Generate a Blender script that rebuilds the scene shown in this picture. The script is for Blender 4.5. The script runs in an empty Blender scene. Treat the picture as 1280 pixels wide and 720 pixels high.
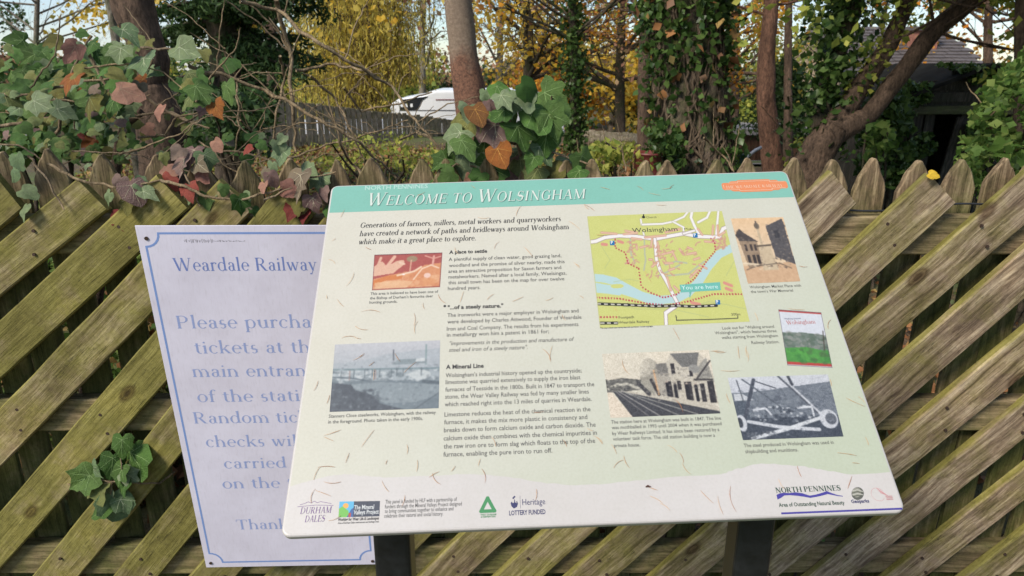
import bpy, math, random
import numpy as np
from mathutils import Vector, Matrix, Euler, noise as mnoise
R = math.radians
C = bpy.context.scene.collection
S = bpy.context.scene
# ------------------------------------------------------------------ camera, sky, sun, exposure
F, PITCH, H = 870.0, math.atan(870 / 2700.0), 1.6
cam = bpy.data.objects.new('camera', bpy.data.cameras.new('camera'))
C.objects.link(cam); S.camera = cam
cam.location = (0, 0, H); cam.rotation_euler = (R(90) - PITCH, 0, 0)
cam.data.sensor_width = 36; cam.data.lens = F / 1280 * 36
cam.data.clip_start = .05; cam.data.clip_end = 500
cam.data.dof.use_dof = True; cam.data.dof.focus_distance = 1.25; cam.data.dof.aperture_fstop = 11
SUN_EL, SUN_AZ = R(42), R(226)            # azimuth measured clockwise from +Y: behind the viewer, to the left
w = bpy.data.worlds.new('World'); S.world = w; w.use_nodes = True
nt = w.node_tree; nt.nodes.clear()
out = nt.nodes.new('ShaderNodeOutputWorld'); bg = nt.nodes.new('ShaderNodeBackground')
sky = nt.nodes.new('ShaderNodeTexSky'); sky.sky_type = 'NISHITA'; sky.sun_disc = False
sky.sun_elevation = SUN_EL; sky.sun_rotation = SUN_AZ; sky.air_density = 1.0; sky.dust_density = .3; sky.ozone_density = 4.0
tc = nt.nodes.new('ShaderNodeTexCoord'); mp = nt.nodes.new('ShaderNodeMapping'); mp.inputs['Scale'].default_value = (1, 1, 3)
nz = nt.nodes.new('ShaderNodeTexNoise'); nz.inputs['Scale'].default_value = 2.2; nz.inputs['Detail'].default_value = 7
cr = nt.nodes.new('ShaderNodeValToRGB'); cr.color_ramp.elements[0].position = .38; cr.color_ramp.elements[1].position = .62
mx = nt.nodes.new('ShaderNodeMix'); mx.data_type = 'RGBA'; mx.inputs['B'].default_value = (5.2, 5.8, 6.8, 1)
nt.links.new(tc.outputs['Generated'], mp.inputs['Vector']); nt.links.new(mp.outputs['Vector'], nz.inputs['Vector'])
nt.links.new(nz.outputs['Fac'], cr.inputs['Fac'])
ma = nt.nodes.new('ShaderNodeMath'); ma.operation = 'MULTIPLY'; ma.inputs[1].default_value = .55
nt.links.new(cr.outputs['Color'], ma.inputs[0]); nt.links.new(ma.outputs[0], mx.inputs['Factor'])
nt.links.new(sky.outputs['Color'], mx.inputs['A']); nt.links.new(mx.outputs['Result'], bg.inputs['Color'])
bg.inputs['Strength'].default_value = .08; nt.links.new(bg.outputs['Background'], out.inputs['Surface'])
sl = bpy.data.lights.new('sun', 'SUN'); sun = bpy.data.objects.new('sun', sl); C.objects.link(sun)
sl.energy = 2.9; sl.angle = R(20); sl.color = (1, .93, .82)
sd = Vector((math.sin(SUN_AZ) * math.cos(SUN_EL), math.cos(SUN_AZ) * math.cos(SUN_EL), math.sin(SUN_EL)))
sun.rotation_euler = sd.to_track_quat('Z', 'Y').to_euler()
S.view_settings.view_transform = 'Standard'; S.view_settings.look = 'None'
S.view_settings.gamma = 1; S.view_settings.exposure = .93; S.view_settings.use_curve_mapping = False

rnd = random.Random(7); rg = np.random.default_rng(7)

def at(px, py, Y):                         # a direction of sight met with the plane y = Y
    a = (px - 640) / F; b = -(py - 360) / F; c, s = math.cos(PITCH), math.sin(PITCH)
    d = Vector((a, c + b * s, -s + b * c)); k = Y / d.y
    return Vector((0, 0, H)) + d * k

def lin(c):
    c = np.asarray(c, float) / 255.0
    return np.where(c <= .04045, c / 12.92, ((c + .055) / 1.055) ** 2.4)

# ------------------------------------------------------------------ tags and object helpers
def tag(o, label=None, cat=None, group=None, kind=None):
    if label: o['label'] = label
    if cat: o['category'] = cat
    if group: o['group'] = group
    if kind: o['kind'] = kind
    return o
def empty(name, loc=(0, 0, 0), rot=(0, 0, 0), **k):
    o = bpy.data.objects.new(name, None); C.objects.link(o); o.location = loc; o.rotation_euler = rot
    o.empty_display_size = .05
    return tag(o, **k)
def link(name, me, parent=None, mat=None, **k):
    if mat is not None:
        me.materials.clear()
        for m in (mat if isinstance(mat, (list, tuple)) else [mat]): me.materials.append(m)
    o = bpy.data.objects.new(name, me); C.objects.link(o)
    if parent: o.parent = parent
    return tag(o, **k)
def mesh(name, vs, fs, mats=None, smooth=False):
    me = bpy.data.meshes.new(name); me.from_pydata([tuple(v) for v in vs], [], fs)
    if mats is not None: me.polygons.foreach_set('material_index', mats)
    if smooth: me.polygons.foreach_set('use_smooth', [True] * len(me.polygons))
    me.update(); return me
def npmesh(name, V, Q, smooth=False):      # V (n,3), Q (m,k) numpy
    me = bpy.data.meshes.new(name); k = Q.shape[1]
    me.vertices.add(len(V)); me.vertices.foreach_set('co', np.asarray(V, np.float32).ravel())
    me.loops.add(Q.size); me.loops.foreach_set('vertex_index', Q.astype(np.int32).ravel())
    me.polygons.add(len(Q)); me.polygons.foreach_set('loop_start', np.arange(0, Q.size, k, dtype=np.int32))
    if smooth: me.polygons.foreach_set('use_smooth', np.ones(len(Q), bool))
    me.update(calc_edges=True); return me
class MB:
    def __init__(s): s.v = []; s.f = []; s.m = []
    def add(s, vs, fs, mi=0):
        n = len(s.v); s.v += [tuple(v) for v in vs]; s.f += [tuple(i + n for i in f) for f in fs]; s.m += [mi] * len(fs); return s
    def box(s, a, b, mi=0, M=None):
        x0, y0, z0 = a; x1, y1, z1 = b
        vs = [Vector(p) for p in ((x0,y0,z0),(x1,y0,z0),(x1,y1,z0),(x0,y1,z0),(x0,y0,z1),(x1,y0,z1),(x1,y1,z1),(x0,y1,z1))]
        if M is not None: vs = [M @ v for v in vs]
        return s.add(vs, [(0,3,2,1),(4,5,6,7),(0,1,5,4),(1,2,6,5),(2,3,7,6),(3,0,4,7)], mi)
    def tube(s, pts, rad, n=6, mi=0):
        pts = [Vector(p) for p in pts]; k = len(pts)
        if not isinstance(rad, (list, tuple)): rad = [rad] * k
        vs = []; up = Vector((.31, .17, .93))
        for i, p in enumerate(pts):
            d = (pts[min(i+1, k-1)] - pts[max(i-1, 0)])
            d = d.normalized() if d.length > 1e-9 else Vector((0,0,1))
            if abs(d.dot(up)) > .95: up = Vector((1, 0, 0))
            a = d.cross(up).normalized(); b = d.cross(a); up = -b
            for j in range(n):
                t = 2 * math.pi * j / n; vs.append(p + (a * math.cos(t) + b * math.sin(t)) * rad[i])
        fs = [(i*n+j, i*n+(j+1) % n, (i+1)*n+(j+1) % n, (i+1)*n+j) for i in range(k-1) for j in range(n)]
        fs += [tuple(range(n)), tuple((k-1)*n + j for j in reversed(range(n)))]
        return s.add(vs, fs, mi)
    def poly(s, pts, h0, h1, mi=0):        # prism of an outline in local x,z between y = -h0 (back) and y = -h1 (front)
        n = len(pts)
        vs = [(x, -h0, z) for x, z in pts] + [(x, -h1, z) for x, z in pts]
        fs = [tuple(range(n, 2*n)), tuple(reversed(range(n)))] + [(i, (i+1) % n, n+(i+1) % n, n+i) for i in range(n)]
        return s.add(vs, fs, mi)
    def mesh(s, name, smooth=False): return mesh(name, s.v, s.f, s.m, smooth)
    def build(s, name, mat, parent=None, smooth=False, **k): return link(name, s.mesh(name, smooth), parent, mat, **k)
def bevel(o, w=.003, seg=1):
    m = o.modifiers.new('bevel', 'BEVEL'); m.width = w; m.segments = seg; m.limit_method = 'ANGLE'; return o

# ------------------------------------------------------------------ materials
def nodes(name):
    m = bpy.data.materials.new(name); m.use_nodes = True; n = m.node_tree
    return m, n, n.nodes['Principled BSDF']
def N(n, t, **kw):
    x = n.nodes.new(t)
    for k, v in kw.items():
        if k in x.inputs: x.inputs[k].default_value = v
        else: setattr(x, k, v)
    return x
def ramp(n, src, stops):
    r = N(n, 'ShaderNodeValToRGB'); e = r.color_ramp.elements
    while len(e) < len(stops): e.new(.5)
    while len(e) > len(stops): e.remove(e[-1])
    for i, (p, c) in enumerate(stops):
        e[i].position = p; e[i].color = (*(c if not np.isscalar(c) else (c,)*3), 1)
    n.links.new(src, r.inputs['Fac']); return r.outputs['Color']
def mixc(n, f, a, b, mode='MIX'):
    m = N(n, 'ShaderNodeMix', data_type='RGBA', blend_type=mode)
    for v, k in ((f, 'Factor'), (a, 'A'), (b, 'B')):
        if hasattr(v, 'is_linked') or hasattr(v, 'links'): n.links.new(v, m.inputs[k])
        else: m.inputs[k].default_value = v if k == 'Factor' else (*v, 1)
    return m.outputs['Result']
def noise(n, vec, scale, detail=4, rough=.6):
    x = N(n, 'ShaderNodeTexNoise', Scale=scale, Detail=detail, Roughness=rough); n.links.new(vec, x.inputs['Vector']); return x.outputs['Fac']
def bump(n, p, h, st=.4, dist=.002):
    b = N(n, 'ShaderNodeBump', Strength=st, Distance=dist); n.links.new(h, b.inputs['Height']); n.links.new(b.outputs['Normal'], p.inputs['Normal'])
def mapped(n, sc, src='Object', off=None):
    t = N(n, 'ShaderNodeTexCoord'); m = N(n, 'ShaderNodeMapping'); m.inputs['Scale'].default_value = sc
    n.links.new(t.outputs[src], m.inputs['Vector'])
    if off is not None: n.links.new(off, m.inputs['Location'])
    return m.outputs['Vector']
def plain(name, col, rough=.6, metal=0, var=.0, scale=30, spec=.5):
    m, n, p = nodes(name); p.inputs['Roughness'].default_value = rough; p.inputs['Metallic'].default_value = metal
    p.inputs['Specular IOR Level'].default_value = spec
    f = noise(n, mapped(n, (1,1,1)), scale)
    c = ramp(n, f, [(.3, tuple(x*(1-var) for x in col)), (.7, tuple(min(1, x*(1+var)) for x in col))])
    n.links.new(c, p.inputs['Base Color']); return m

def wood(name, c_dark, c_mid, c_light, algae, alg_lo, alg_hi, ax=0, rough=.8, algae_shade_top=None, moss=0., knots=False):
    """weathered sawn timber, grain along local axis ax, algae growing in patches"""
    m, n, p = nodes(name); p.inputs['Roughness'].default_value = rough; p.inputs['Specular IOR Level'].default_value = .25
    oi = N(n, 'ShaderNodeObjectInfo'); off = N(n, 'ShaderNodeVectorMath', operation='SCALE'); off.inputs['Scale'].default_value = 37
    cb = N(n, 'ShaderNodeCombineXYZ')
    for k in range(3): n.links.new(oi.outputs['Random'], cb.inputs[k])
    n.links.new(cb.outputs[0], off.inputs[0]); o = off.outputs['Vector']
    s1 = [70, 70, 70]; s1[ax] = 3.0
    s2 = [260, 260, 260]; s2[ax] = 9
    s3 = [28, 28, 28]; s3[ax] = 1.5
    # warp the grain a little so it flows round knots
    v1 = mapped(n, s1, 'Object', o); wv = mapped(n, (6, 6, 6), 'Object', o)
    wn = N(n, 'ShaderNodeTexNoise', Scale=1.0, Detail=2); n.links.new(wv, wn.inputs['Vector'])
    ws = N(n, 'ShaderNodeVectorMath', operation='SCALE'); ws.inputs['Scale'].default_value = 2.6; n.links.new(wn.outputs['Color'], ws.inputs[0])
    wa = N(n, 'ShaderNodeVectorMath', operation='ADD'); n.links.new(v1, wa.inputs[0]); n.links.new(ws.outputs['Vector'], wa.inputs[1])
    g1 = noise(n, wa.outputs['Vector'], 1.0, 6, .65)
    g2 = noise(n, mapped(n, s2, 'Object', o), 1.0, 3, .7)
    g3 = noise(n, mapped(n, s3, 'Object', o), 1.0, 5, .6)
    base = ramp(n, g1, [(.34, c_dark), (.49, c_mid), (.66, c_light)])
    base = mixc(n, .75, base, ramp(n, g2, [(.25, (.45,.43,.42)), (.6, (1.08,1.08,1.08))]), 'MULTIPLY')
    al = noise(n, mapped(n, (1,1,1), 'Object', o), 9, 6, .7)
    gp = N(n, 'ShaderNodeNewGeometry'); sp = N(n, 'ShaderNodeSeparateXYZ'); n.links.new(gp.outputs['Position'], sp.inputs[0])
    mr = N(n, 'ShaderNodeMapRange'); mr.inputs['From Min'].default_value = -.6; mr.inputs['From Max'].default_value = 1.1
    mr.inputs['To Min'].default_value = alg_lo; mr.inputs['To Max'].default_value = alg_hi; n.links.new(sp.outputs['X'], mr.inputs['Value'])
    ad = N(n, 'ShaderNodeMath', operation='ADD'); n.links.new(al, ad.inputs[0]); n.links.new(mr.outputs[0], ad.inputs[1])
    if moss:
        gn = N(n, 'ShaderNodeSeparateXYZ'); n.links.new(gp.outputs['True Normal'], gn.inputs[0])
        zr = N(n, 'ShaderNodeMapRange'); zr.inputs['From Min'].default_value = .35; zr.inputs['From Max'].default_value = .65; zr.inputs['To Max'].default_value = moss; n.links.new(gn.outputs['Z'], zr.inputs['Value'])
        a2 = N(n, 'ShaderNodeMath', operation='ADD'); n.links.new(ad.outputs[0], a2.inputs[0]); n.links.new(zr.outputs[0], a2.inputs[1]); ad = a2
        ar = N(n, 'ShaderNodeMath', operation='MULTIPLY_ADD'); n.links.new(oi.outputs['Random'], ar.inputs[0]); ar.inputs[1].default_value = .16; n.links.new(ad.outputs[0], ar.inputs[2]); a3 = N(n, 'ShaderNodeMath', operation='SUBTRACT'); n.links.new(ar.outputs[0], a3.inputs[0]); a3.inputs[1].default_value = .08; ad = a3
    if algae_shade_top:  # weathered heads above this height; darker below, with gap shade painted in
        zr = N(n, 'ShaderNodeMapRange'); zr.inputs['From Min'].default_value = algae_shade_top; zr.inputs['From Max'].default_value = algae_shade_top+.12; zr.inputs['To Max'].default_value = -.28; n.links.new(sp.outputs['Z'], zr.inputs['Value'])
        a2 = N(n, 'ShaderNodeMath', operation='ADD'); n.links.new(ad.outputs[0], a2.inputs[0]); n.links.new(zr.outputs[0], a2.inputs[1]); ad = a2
    af = ramp(n, ad.outputs[0], [(.38, 0.), (.75, .85)])
    col = mixc(n, af, base, mixc(n, .6, algae, ramp(n, g1, [(.3, (.35,.35,.35)), (.7, (1.2,1.2,1.2))]), 'MULTIPLY'))
    # dark drying cracks along the grain
    crk = ramp(n, g3, [(.49, 1.), (.498, .22), (.506, 1.)])
    crm = ramp(n, al, [(.5, 0.), (.56, 1.)])
    col = mixc(n, crm, col, mixc(n, 1.0, col, crk, 'MULTIPLY'))
    bl = noise(n, mapped(n, (1,1,1), 'Object', o), 5, 4, .6); col = mixc(n, .8, col, ramp(n, bl, [(.32, (.62,.60,.56)), (.5, (1,1,1)), (.68, (1.25,1.2,1.12))]), 'MULTIPLY')
    if knots:
        vk = N(n, 'ShaderNodeTexVoronoi', Scale=1.0, Randomness=1.0); sk = [9, 9, 9]; sk[ax] = 4.5; n.links.new(mapped(n, sk, 'Object', o), vk.inputs['Vector'])
        col = mixc(n, 1.0, col, ramp(n, vk.outputs['Distance'], [(.05, (.22,.17,.13)), (.09, (.55,.48,.42)), (.11, (.38,.32,.27)), (.17, (1,1,1))]), 'MULTIPLY')
    sp2 = noise(n, mapped(n, (1,1,1), 'Object', o), 120, 3, .6)
    col = mixc(n, .5, col, ramp(n, sp2, [(.3, (.55,.55,.5)), (.5, (1,1,1)), (.75, (1.15,1.15,1.1))]), 'MULTIPLY')
    n.links.new(col, p.inputs['Base Color'])
    hm = N(n, 'ShaderNodeMath', operation='MULTIPLY_ADD'); n.links.new(g1, hm.inputs[0]); hm.inputs[1].default_value = .6; n.links.new(g2, hm.inputs[2])
    bump(n, p, hm.outputs[0], .7, .0025)
    return m
M_slat = wood('slat_wood', (.085,.056,.036), (.22,.16,.105), (.42,.335,.23), (.18,.165,.030), .19, -.07, moss=.3, knots=True)
M_rail = wood('rail_wood', (.10,.07,.04), (.21,.15,.085), (.34,.25,.15), (.11,.115,.03), .12, .02)
M_picket = wood('picket_wood', (.07,.048,.028), (.18,.125,.072), (.36,.27,.165), (.085,.10,.02), .24, .20, ax=2, algae_shade_top=1.2)  # dark tones and algae below the heads also paint in the shade between slats
M_paling = wood('paling_wood', (.18,.14,.105), (.34,.28,.22), (.50,.43,.35), (.20,.20,.08), .0, .0, ax=2)
M_oldboard = wood('tarred_board_wood', (.012,.010,.009), (.032,.027,.023), (.075,.065,.055), (.02,.025,.012), .0, .0, ax=2)
M_nail = plain('rusty_nail', (.05,.03,.02), .7, .4, .3, 400)
M_blackmetal = plain('black_painted_steel', (.012,.013,.014), .28, 0, .4, 60)

def leafmat(name, cols, vein=None, rough=.55, island=False, trans=.25):
    m, n, p = nodes(name); p.inputs['Roughness'].default_value = rough; p.inputs['Specular IOR Level'].default_value = .22
    if island:
        gi = N(n, 'ShaderNodeNewGeometry'); r = gi.outputs['Random Per Island']
    else:
        oi = N(n, 'ShaderNodeObjectInfo'); r = oi.outputs['Random']
    st = [((i + .5) / len(cols), c) for i, c in enumerate(cols)]
    c = ramp(n, r, st)
    if not island:
        f = noise(n, mapped(n, (1,1,1)), 2.6, 5, .7)
        c = mixc(n, .8, c, ramp(n, f, [(.3, (.55,.5,.45)), (.5, (1,1,1)), (.72, (1.35,1.3,1.1))]), 'MULTIPLY')
        f2 = noise(n, mapped(n, (1,1,1)), 18, 3, .6); bump(n, p, f2, .35, .06)
    n.links.new(c, p.inputs['Base Color'])
    if trans:
        tr = N(n, 'ShaderNodeBsdfTranslucent'); n.links.new(c, tr.inputs['Color'])
        ms = N(n, 'ShaderNodeMixShader'); ms.inputs[0].default_value = trans
        n.links.new(p.outputs[0], ms.inputs[1]); n.links.new(tr.outputs[0], ms.inputs[2])
        n.links.new(ms.outputs[0], n.nodes['Material Output'].inputs['Surface'])
    return m
def barkmat(name, a, b, moss=None, sc=14, st=.8, z=.25):
    m, n, p = nodes(name); p.inputs['Roughness'].default_value = .9; p.inputs['Specular IOR Level'].default_value = .2
    v = mapped(n, (1,1,z)); f = noise(n, v, sc, 8, .7); c = ramp(n, f, [(.3, a), (.7, b)])
    f3 = noise(n, mapped(n, (1,1,z*1.6)), 55, 6, .75); c = mixc(n, .85, c, ramp(n, f3, [(.36, (.28,.27,.26)), (.5, (.9,.9,.9)), (.66, (1.55,1.5,1.45))]), 'MULTIPLY')
    if moss:
        f2 = noise(n, mapped(n, (1,1,1)), 4, 6, .7); c = mixc(n, ramp(n, f2, [(.45, 0.), (.62, .85)]), c, moss)
    n.links.new(c, p.inputs['Base Color'])
    h = N(n, 'ShaderNodeMath', operation='ADD'); n.links.new(f, h.inputs[0]); n.links.new(f3, h.inputs[1]); bump(n, p, h.outputs[0], st, .02); return m
PTEXT= [["WELCOME TO WOLSINGHAM","title",-0.3367,0.5478,0.3774],["NORTH PENNINES","pale",-0.3405,0.5837,0.1095],["Generations of farmers, millers, metal workers and quarryworkers","intro",-0.3422,0.4997,0.3361],["have created a network of paths and bridleways around Wolsingham","intro",-0.3416,0.4819,0.3477],["which make it a great place to explore.","intro",-0.3418,0.4649,0.1933],["A place to settle","bold",-0.1922,0.439,0.0618],["A plentiful supply of clean water, good grazing land,","body",-0.1928,0.4246,0.1819],["woodland and the promise of silver nearby, made this","body",-0.1922,0.4125,0.1857],["area an attractive proposition for Saxon farmers and","body",-0.1929,0.4011,0.1801],["metalworkers. Named after a local family, Waelsingas,","body",-0.1927,0.39,0.1872],["this small town has been on the map for over twelve","body",-0.1926,0.379,0.183],["hundred years.","body",-0.1932,0.368,0.0508],["This area is believed to have been one of","cap",-0.3139,0.364,0.1056],["the Bishop of Durham's favourite deer","cap",-0.3141,0.3558,0.098],["hunting grounds.","cap",-0.3143,0.348,0.0431],["\"...of a steely nature.\"","bold",-0.1931,0.3325,0.0857],["The ironworks were a major employer in Wolsingham and","body",-0.1933,0.3186,0.2008],["were developed by Charles Attwood, Founder of Weardale","body",-0.1931,0.3069,0.2039],["Iron and Coal Company. The results from his experiments","body",-0.1937,0.2944,0.1987],["in metallurgy won him a patent in 1861 for;","body",-0.1935,0.2838,0.1533],["\"improvements in the production and manufacture of","ital",-0.189,0.269,0.1857],["steel and iron of a steely nature\".","ital",-0.1902,0.258,0.1166],["A Mineral Line","bold",-0.194,0.2298,0.0551],["Wolsingham's industrial history opened up the countryside;","body",-0.1942,0.2163,0.1968],["limestone was quarried extensively to supply the iron blast","body",-0.194,0.2054,0.194],["furnaces of Teesside in the 1800s. Built in 1847 to transport the","body",-0.1942,0.1937,0.2129],["stone, the Wear Valley Railway was fed by many smaller lines","body",-0.1944,0.1826,0.2042],["which reached right into the 13 miles of quarries in Weardale.","body",-0.1947,0.1709,0.2074],["Limestone reduces the heat of the chemical reaction in the","body",-0.1948,0.1555,0.2043],["furnace, it makes the mix more plastic in consistency and","body",-0.195,0.144,0.1989],["breaks down to form calcium oxide and carbon dioxide. The","body",-0.1952,0.1323,0.2095],["calcium oxide then combines with the chemical impurities in","body",-0.1954,0.1205,0.2101],["the raw iron ore to form slag which floats to the top of the","body",-0.1951,0.1089,0.2062],["furnace, enabling the pure iron to run off.","body",-0.1953,0.0975,0.147],["Stanners Close steelworks, Wolsingham, with the railway","cap",-0.3564,0.1603,0.1494],["in the foreground. Photo taken in the early 1900s.","cap",-0.3563,0.1518,0.1315],["DURHAM","durham",-0.3789,0.0283,0.0404],["DALES","durham",-0.3716,0.0176,0.0258],["The Mineral","white",-0.3095,0.0313,0.0258],["Valleys Project","white",-0.3094,0.0249,0.0322],["Working for Wear Life & Landscapes","tinybold",-0.3289,0.0174,0.0525],["Area of Durham Dales environment and heritage trust","tiny",-0.3285,0.0137,0.0524],["This panel is funded by HLF with a partnership of","cap",-0.2696,0.0373,0.093],["funders through the Mineral Valleys Project designed","cap",-0.2699,0.0311,0.0997],["to bring communities together to enhance and","cap",-0.2695,0.0252,0.0885],["celebrate their natural and social history.","cap",-0.2699,0.0192,0.0757],["WEST DURHAM","greencap",-0.1463,0.0171,0.0204],["& DERWENTSIDE","greencap",-0.1458,0.0144,0.019],["Heritage","navy",-0.0917,0.0284,0.0296],["LOTTERY FUNDED","navybold",-0.1093,0.016,0.0468],["THE WEARDALE RAILWAY","badge",0.2841,0.5593,0.0997],["Wolsingham Market Place with","cap",0.2784,0.3512,0.0804],["the town's War Memorial","cap",0.2782,0.3426,0.066],["Look out for \"Walking around","cap",0.2203,0.2791,0.0783],["Wolsingham\", which features three","cap",0.2075,0.2713,0.0928],["walks starting from Wolsingham","cap",0.2162,0.263,0.0841],["Railway Station.","cap",0.2583,0.2526,0.0414],["The station here at Wolsingham was built in 1847. The line","cap",0.036,0.1356,0.1529],["was mothballed in 1993 until 2004 when it was purchased","cap",0.036,0.1275,0.152],["by Wear Railways Limited. It has since been restored by a","cap",0.0357,0.119,0.1474],["volunteer task force. The old station building is now a","cap",0.0356,0.111,0.1399],["private house.","cap",0.036,0.1015,0.0353],["The steel produced in Wolsingham was used in","cap",0.2116,0.0946,0.1223],["shipbuilding and munitions.","cap",0.2116,0.086,0.0715],["NORTH PENNINES","pennines",0.2387,0.0312,0.0856],["Area of Outstanding Natural Beauty","area",0.2386,0.0131,0.0853],["Geoparks","geo",0.3329,0.0143,0.0233],["Wolsingham","mapname",0.1102,0.47,0.0752],["Church","maptiny",0.1374,0.4992,0.0174],["Mus.","maptiny",0.1969,0.4717,0.0134],["You are here","here",0.1719,0.3534,0.0571],["Footpath","maplab",0.0674,0.3047,0.0233],["Weardale Railway","maplab",0.0663,0.2958,0.0464],["300m","maplab",0.2391,0.3028,0.0136],["0","maplab",0.1531,0.303,0.0027],["P","park",0.0722,0.4478,0.0035],["P","park",0.2103,0.4573,0.0035],["P","park",0.2209,0.3256,0.0033],["This map is based upon survey data with permission. Crown copyright.","tiny",0.0374,0.2882,0.0796]]
PQ= {"map":[[0.039,0.5078],[0.2669,0.5095],[0.2642,0.2913],[0.0371,0.2898]],"hunt":[[-0.3135,0.4425],[-0.2032,0.4423],[-0.2056,0.3744],[-0.3121,0.3728]],"steel":[[-0.3599,0.2775],[-0.2034,0.2784],[-0.2031,0.1687],[-0.3561,0.1692]],"market":[[0.2785,0.4925],[0.3664,0.4918],[0.3602,0.3613],[0.2774,0.3606]],"station":[[0.0353,0.2454],[0.1932,0.2457],[0.1896,0.1449],[0.0362,0.1443]],"forge":[[0.2112,0.1991],[0.3561,0.1986],[0.35,0.1045],[0.2122,0.1047]],"booklet":[[0.3127,0.3111],[0.3765,0.303],[0.3658,0.2087],[0.3018,0.2154]],"valleys":[[-0.3292,0.0424],[-0.2766,0.0412],[-0.276,0.0214],[-0.3286,0.0221]],"badge":[[0.2821,0.5778],[0.395,0.5765],[0.3883,0.5507],[0.2765,0.5511]],"herebox":[[0.1699,0.3627],[0.2342,0.3651],[0.2325,0.35],[0.1696,0.3483]],"parkA":[[0.0709,0.4542],[0.0785,0.4542],[0.078,0.4451],[0.0704,0.445]],"parkB":[[0.2094,0.4641],[0.2171,0.4642],[0.216,0.4549],[0.2083,0.4549]],"parkC":[[0.22,0.332],[0.2272,0.332],[0.2263,0.3236],[0.2191,0.3235]],"bar":[[0.2396,0.0056],[0.398,0.0052],[0.3982,0.0027],[0.2389,0.0031]],"tri":[[-0.1366,0.0437],[-0.1246,0.0205],[-0.1488,0.0204]],"hand":[[-0.1058,0.0409],[-0.0964,0.0406],[-0.0961,0.024],[-0.1069,0.0244]],"geo":[[0.3389,0.0349],[0.3556,0.0343],[0.3503,0.0177],[0.3338,0.0184]],"pink":[[0.3665,0.0338],[0.3837,0.0331],[0.3784,0.0145],[0.3604,0.0152]],"wave":[[0.2389,0.0221],[0.3244,0.0218]],"durh":[[-0.3801,0.0393],[-0.3398,0.0398]],"header":[[-0.3962,0.535],[0.3998,0.5352]],"dot":[[-0.1975,0.3387]],"walk":[[0.3152,0.2864],[0.3625,0.2816],[0.3157,0.2931],[0.344,0.2898]],"church":[[0.1334,0.5029]]}
WAVE= [[-0.4204,0.0656],[-0.3975,0.0654],[-0.3739,0.0718],[-0.3459,0.0771],[-0.3228,0.0788],[-0.2899,0.0738],[-0.2575,0.0714],[-0.2226,0.0722],[-0.177,0.0726],[-0.1462,0.0714],[-0.1007,0.0652],[-0.0589,0.056],[-0.0202,0.0513],[0.0252,0.0527],[0.0947,0.0574],[0.1719,0.0587],[0.1963,0.0653],[0.2288,0.0717],[0.2816,0.0658],[0.3105,0.0586],[0.3469,0.0517],[0.4051,0.053]]
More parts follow.
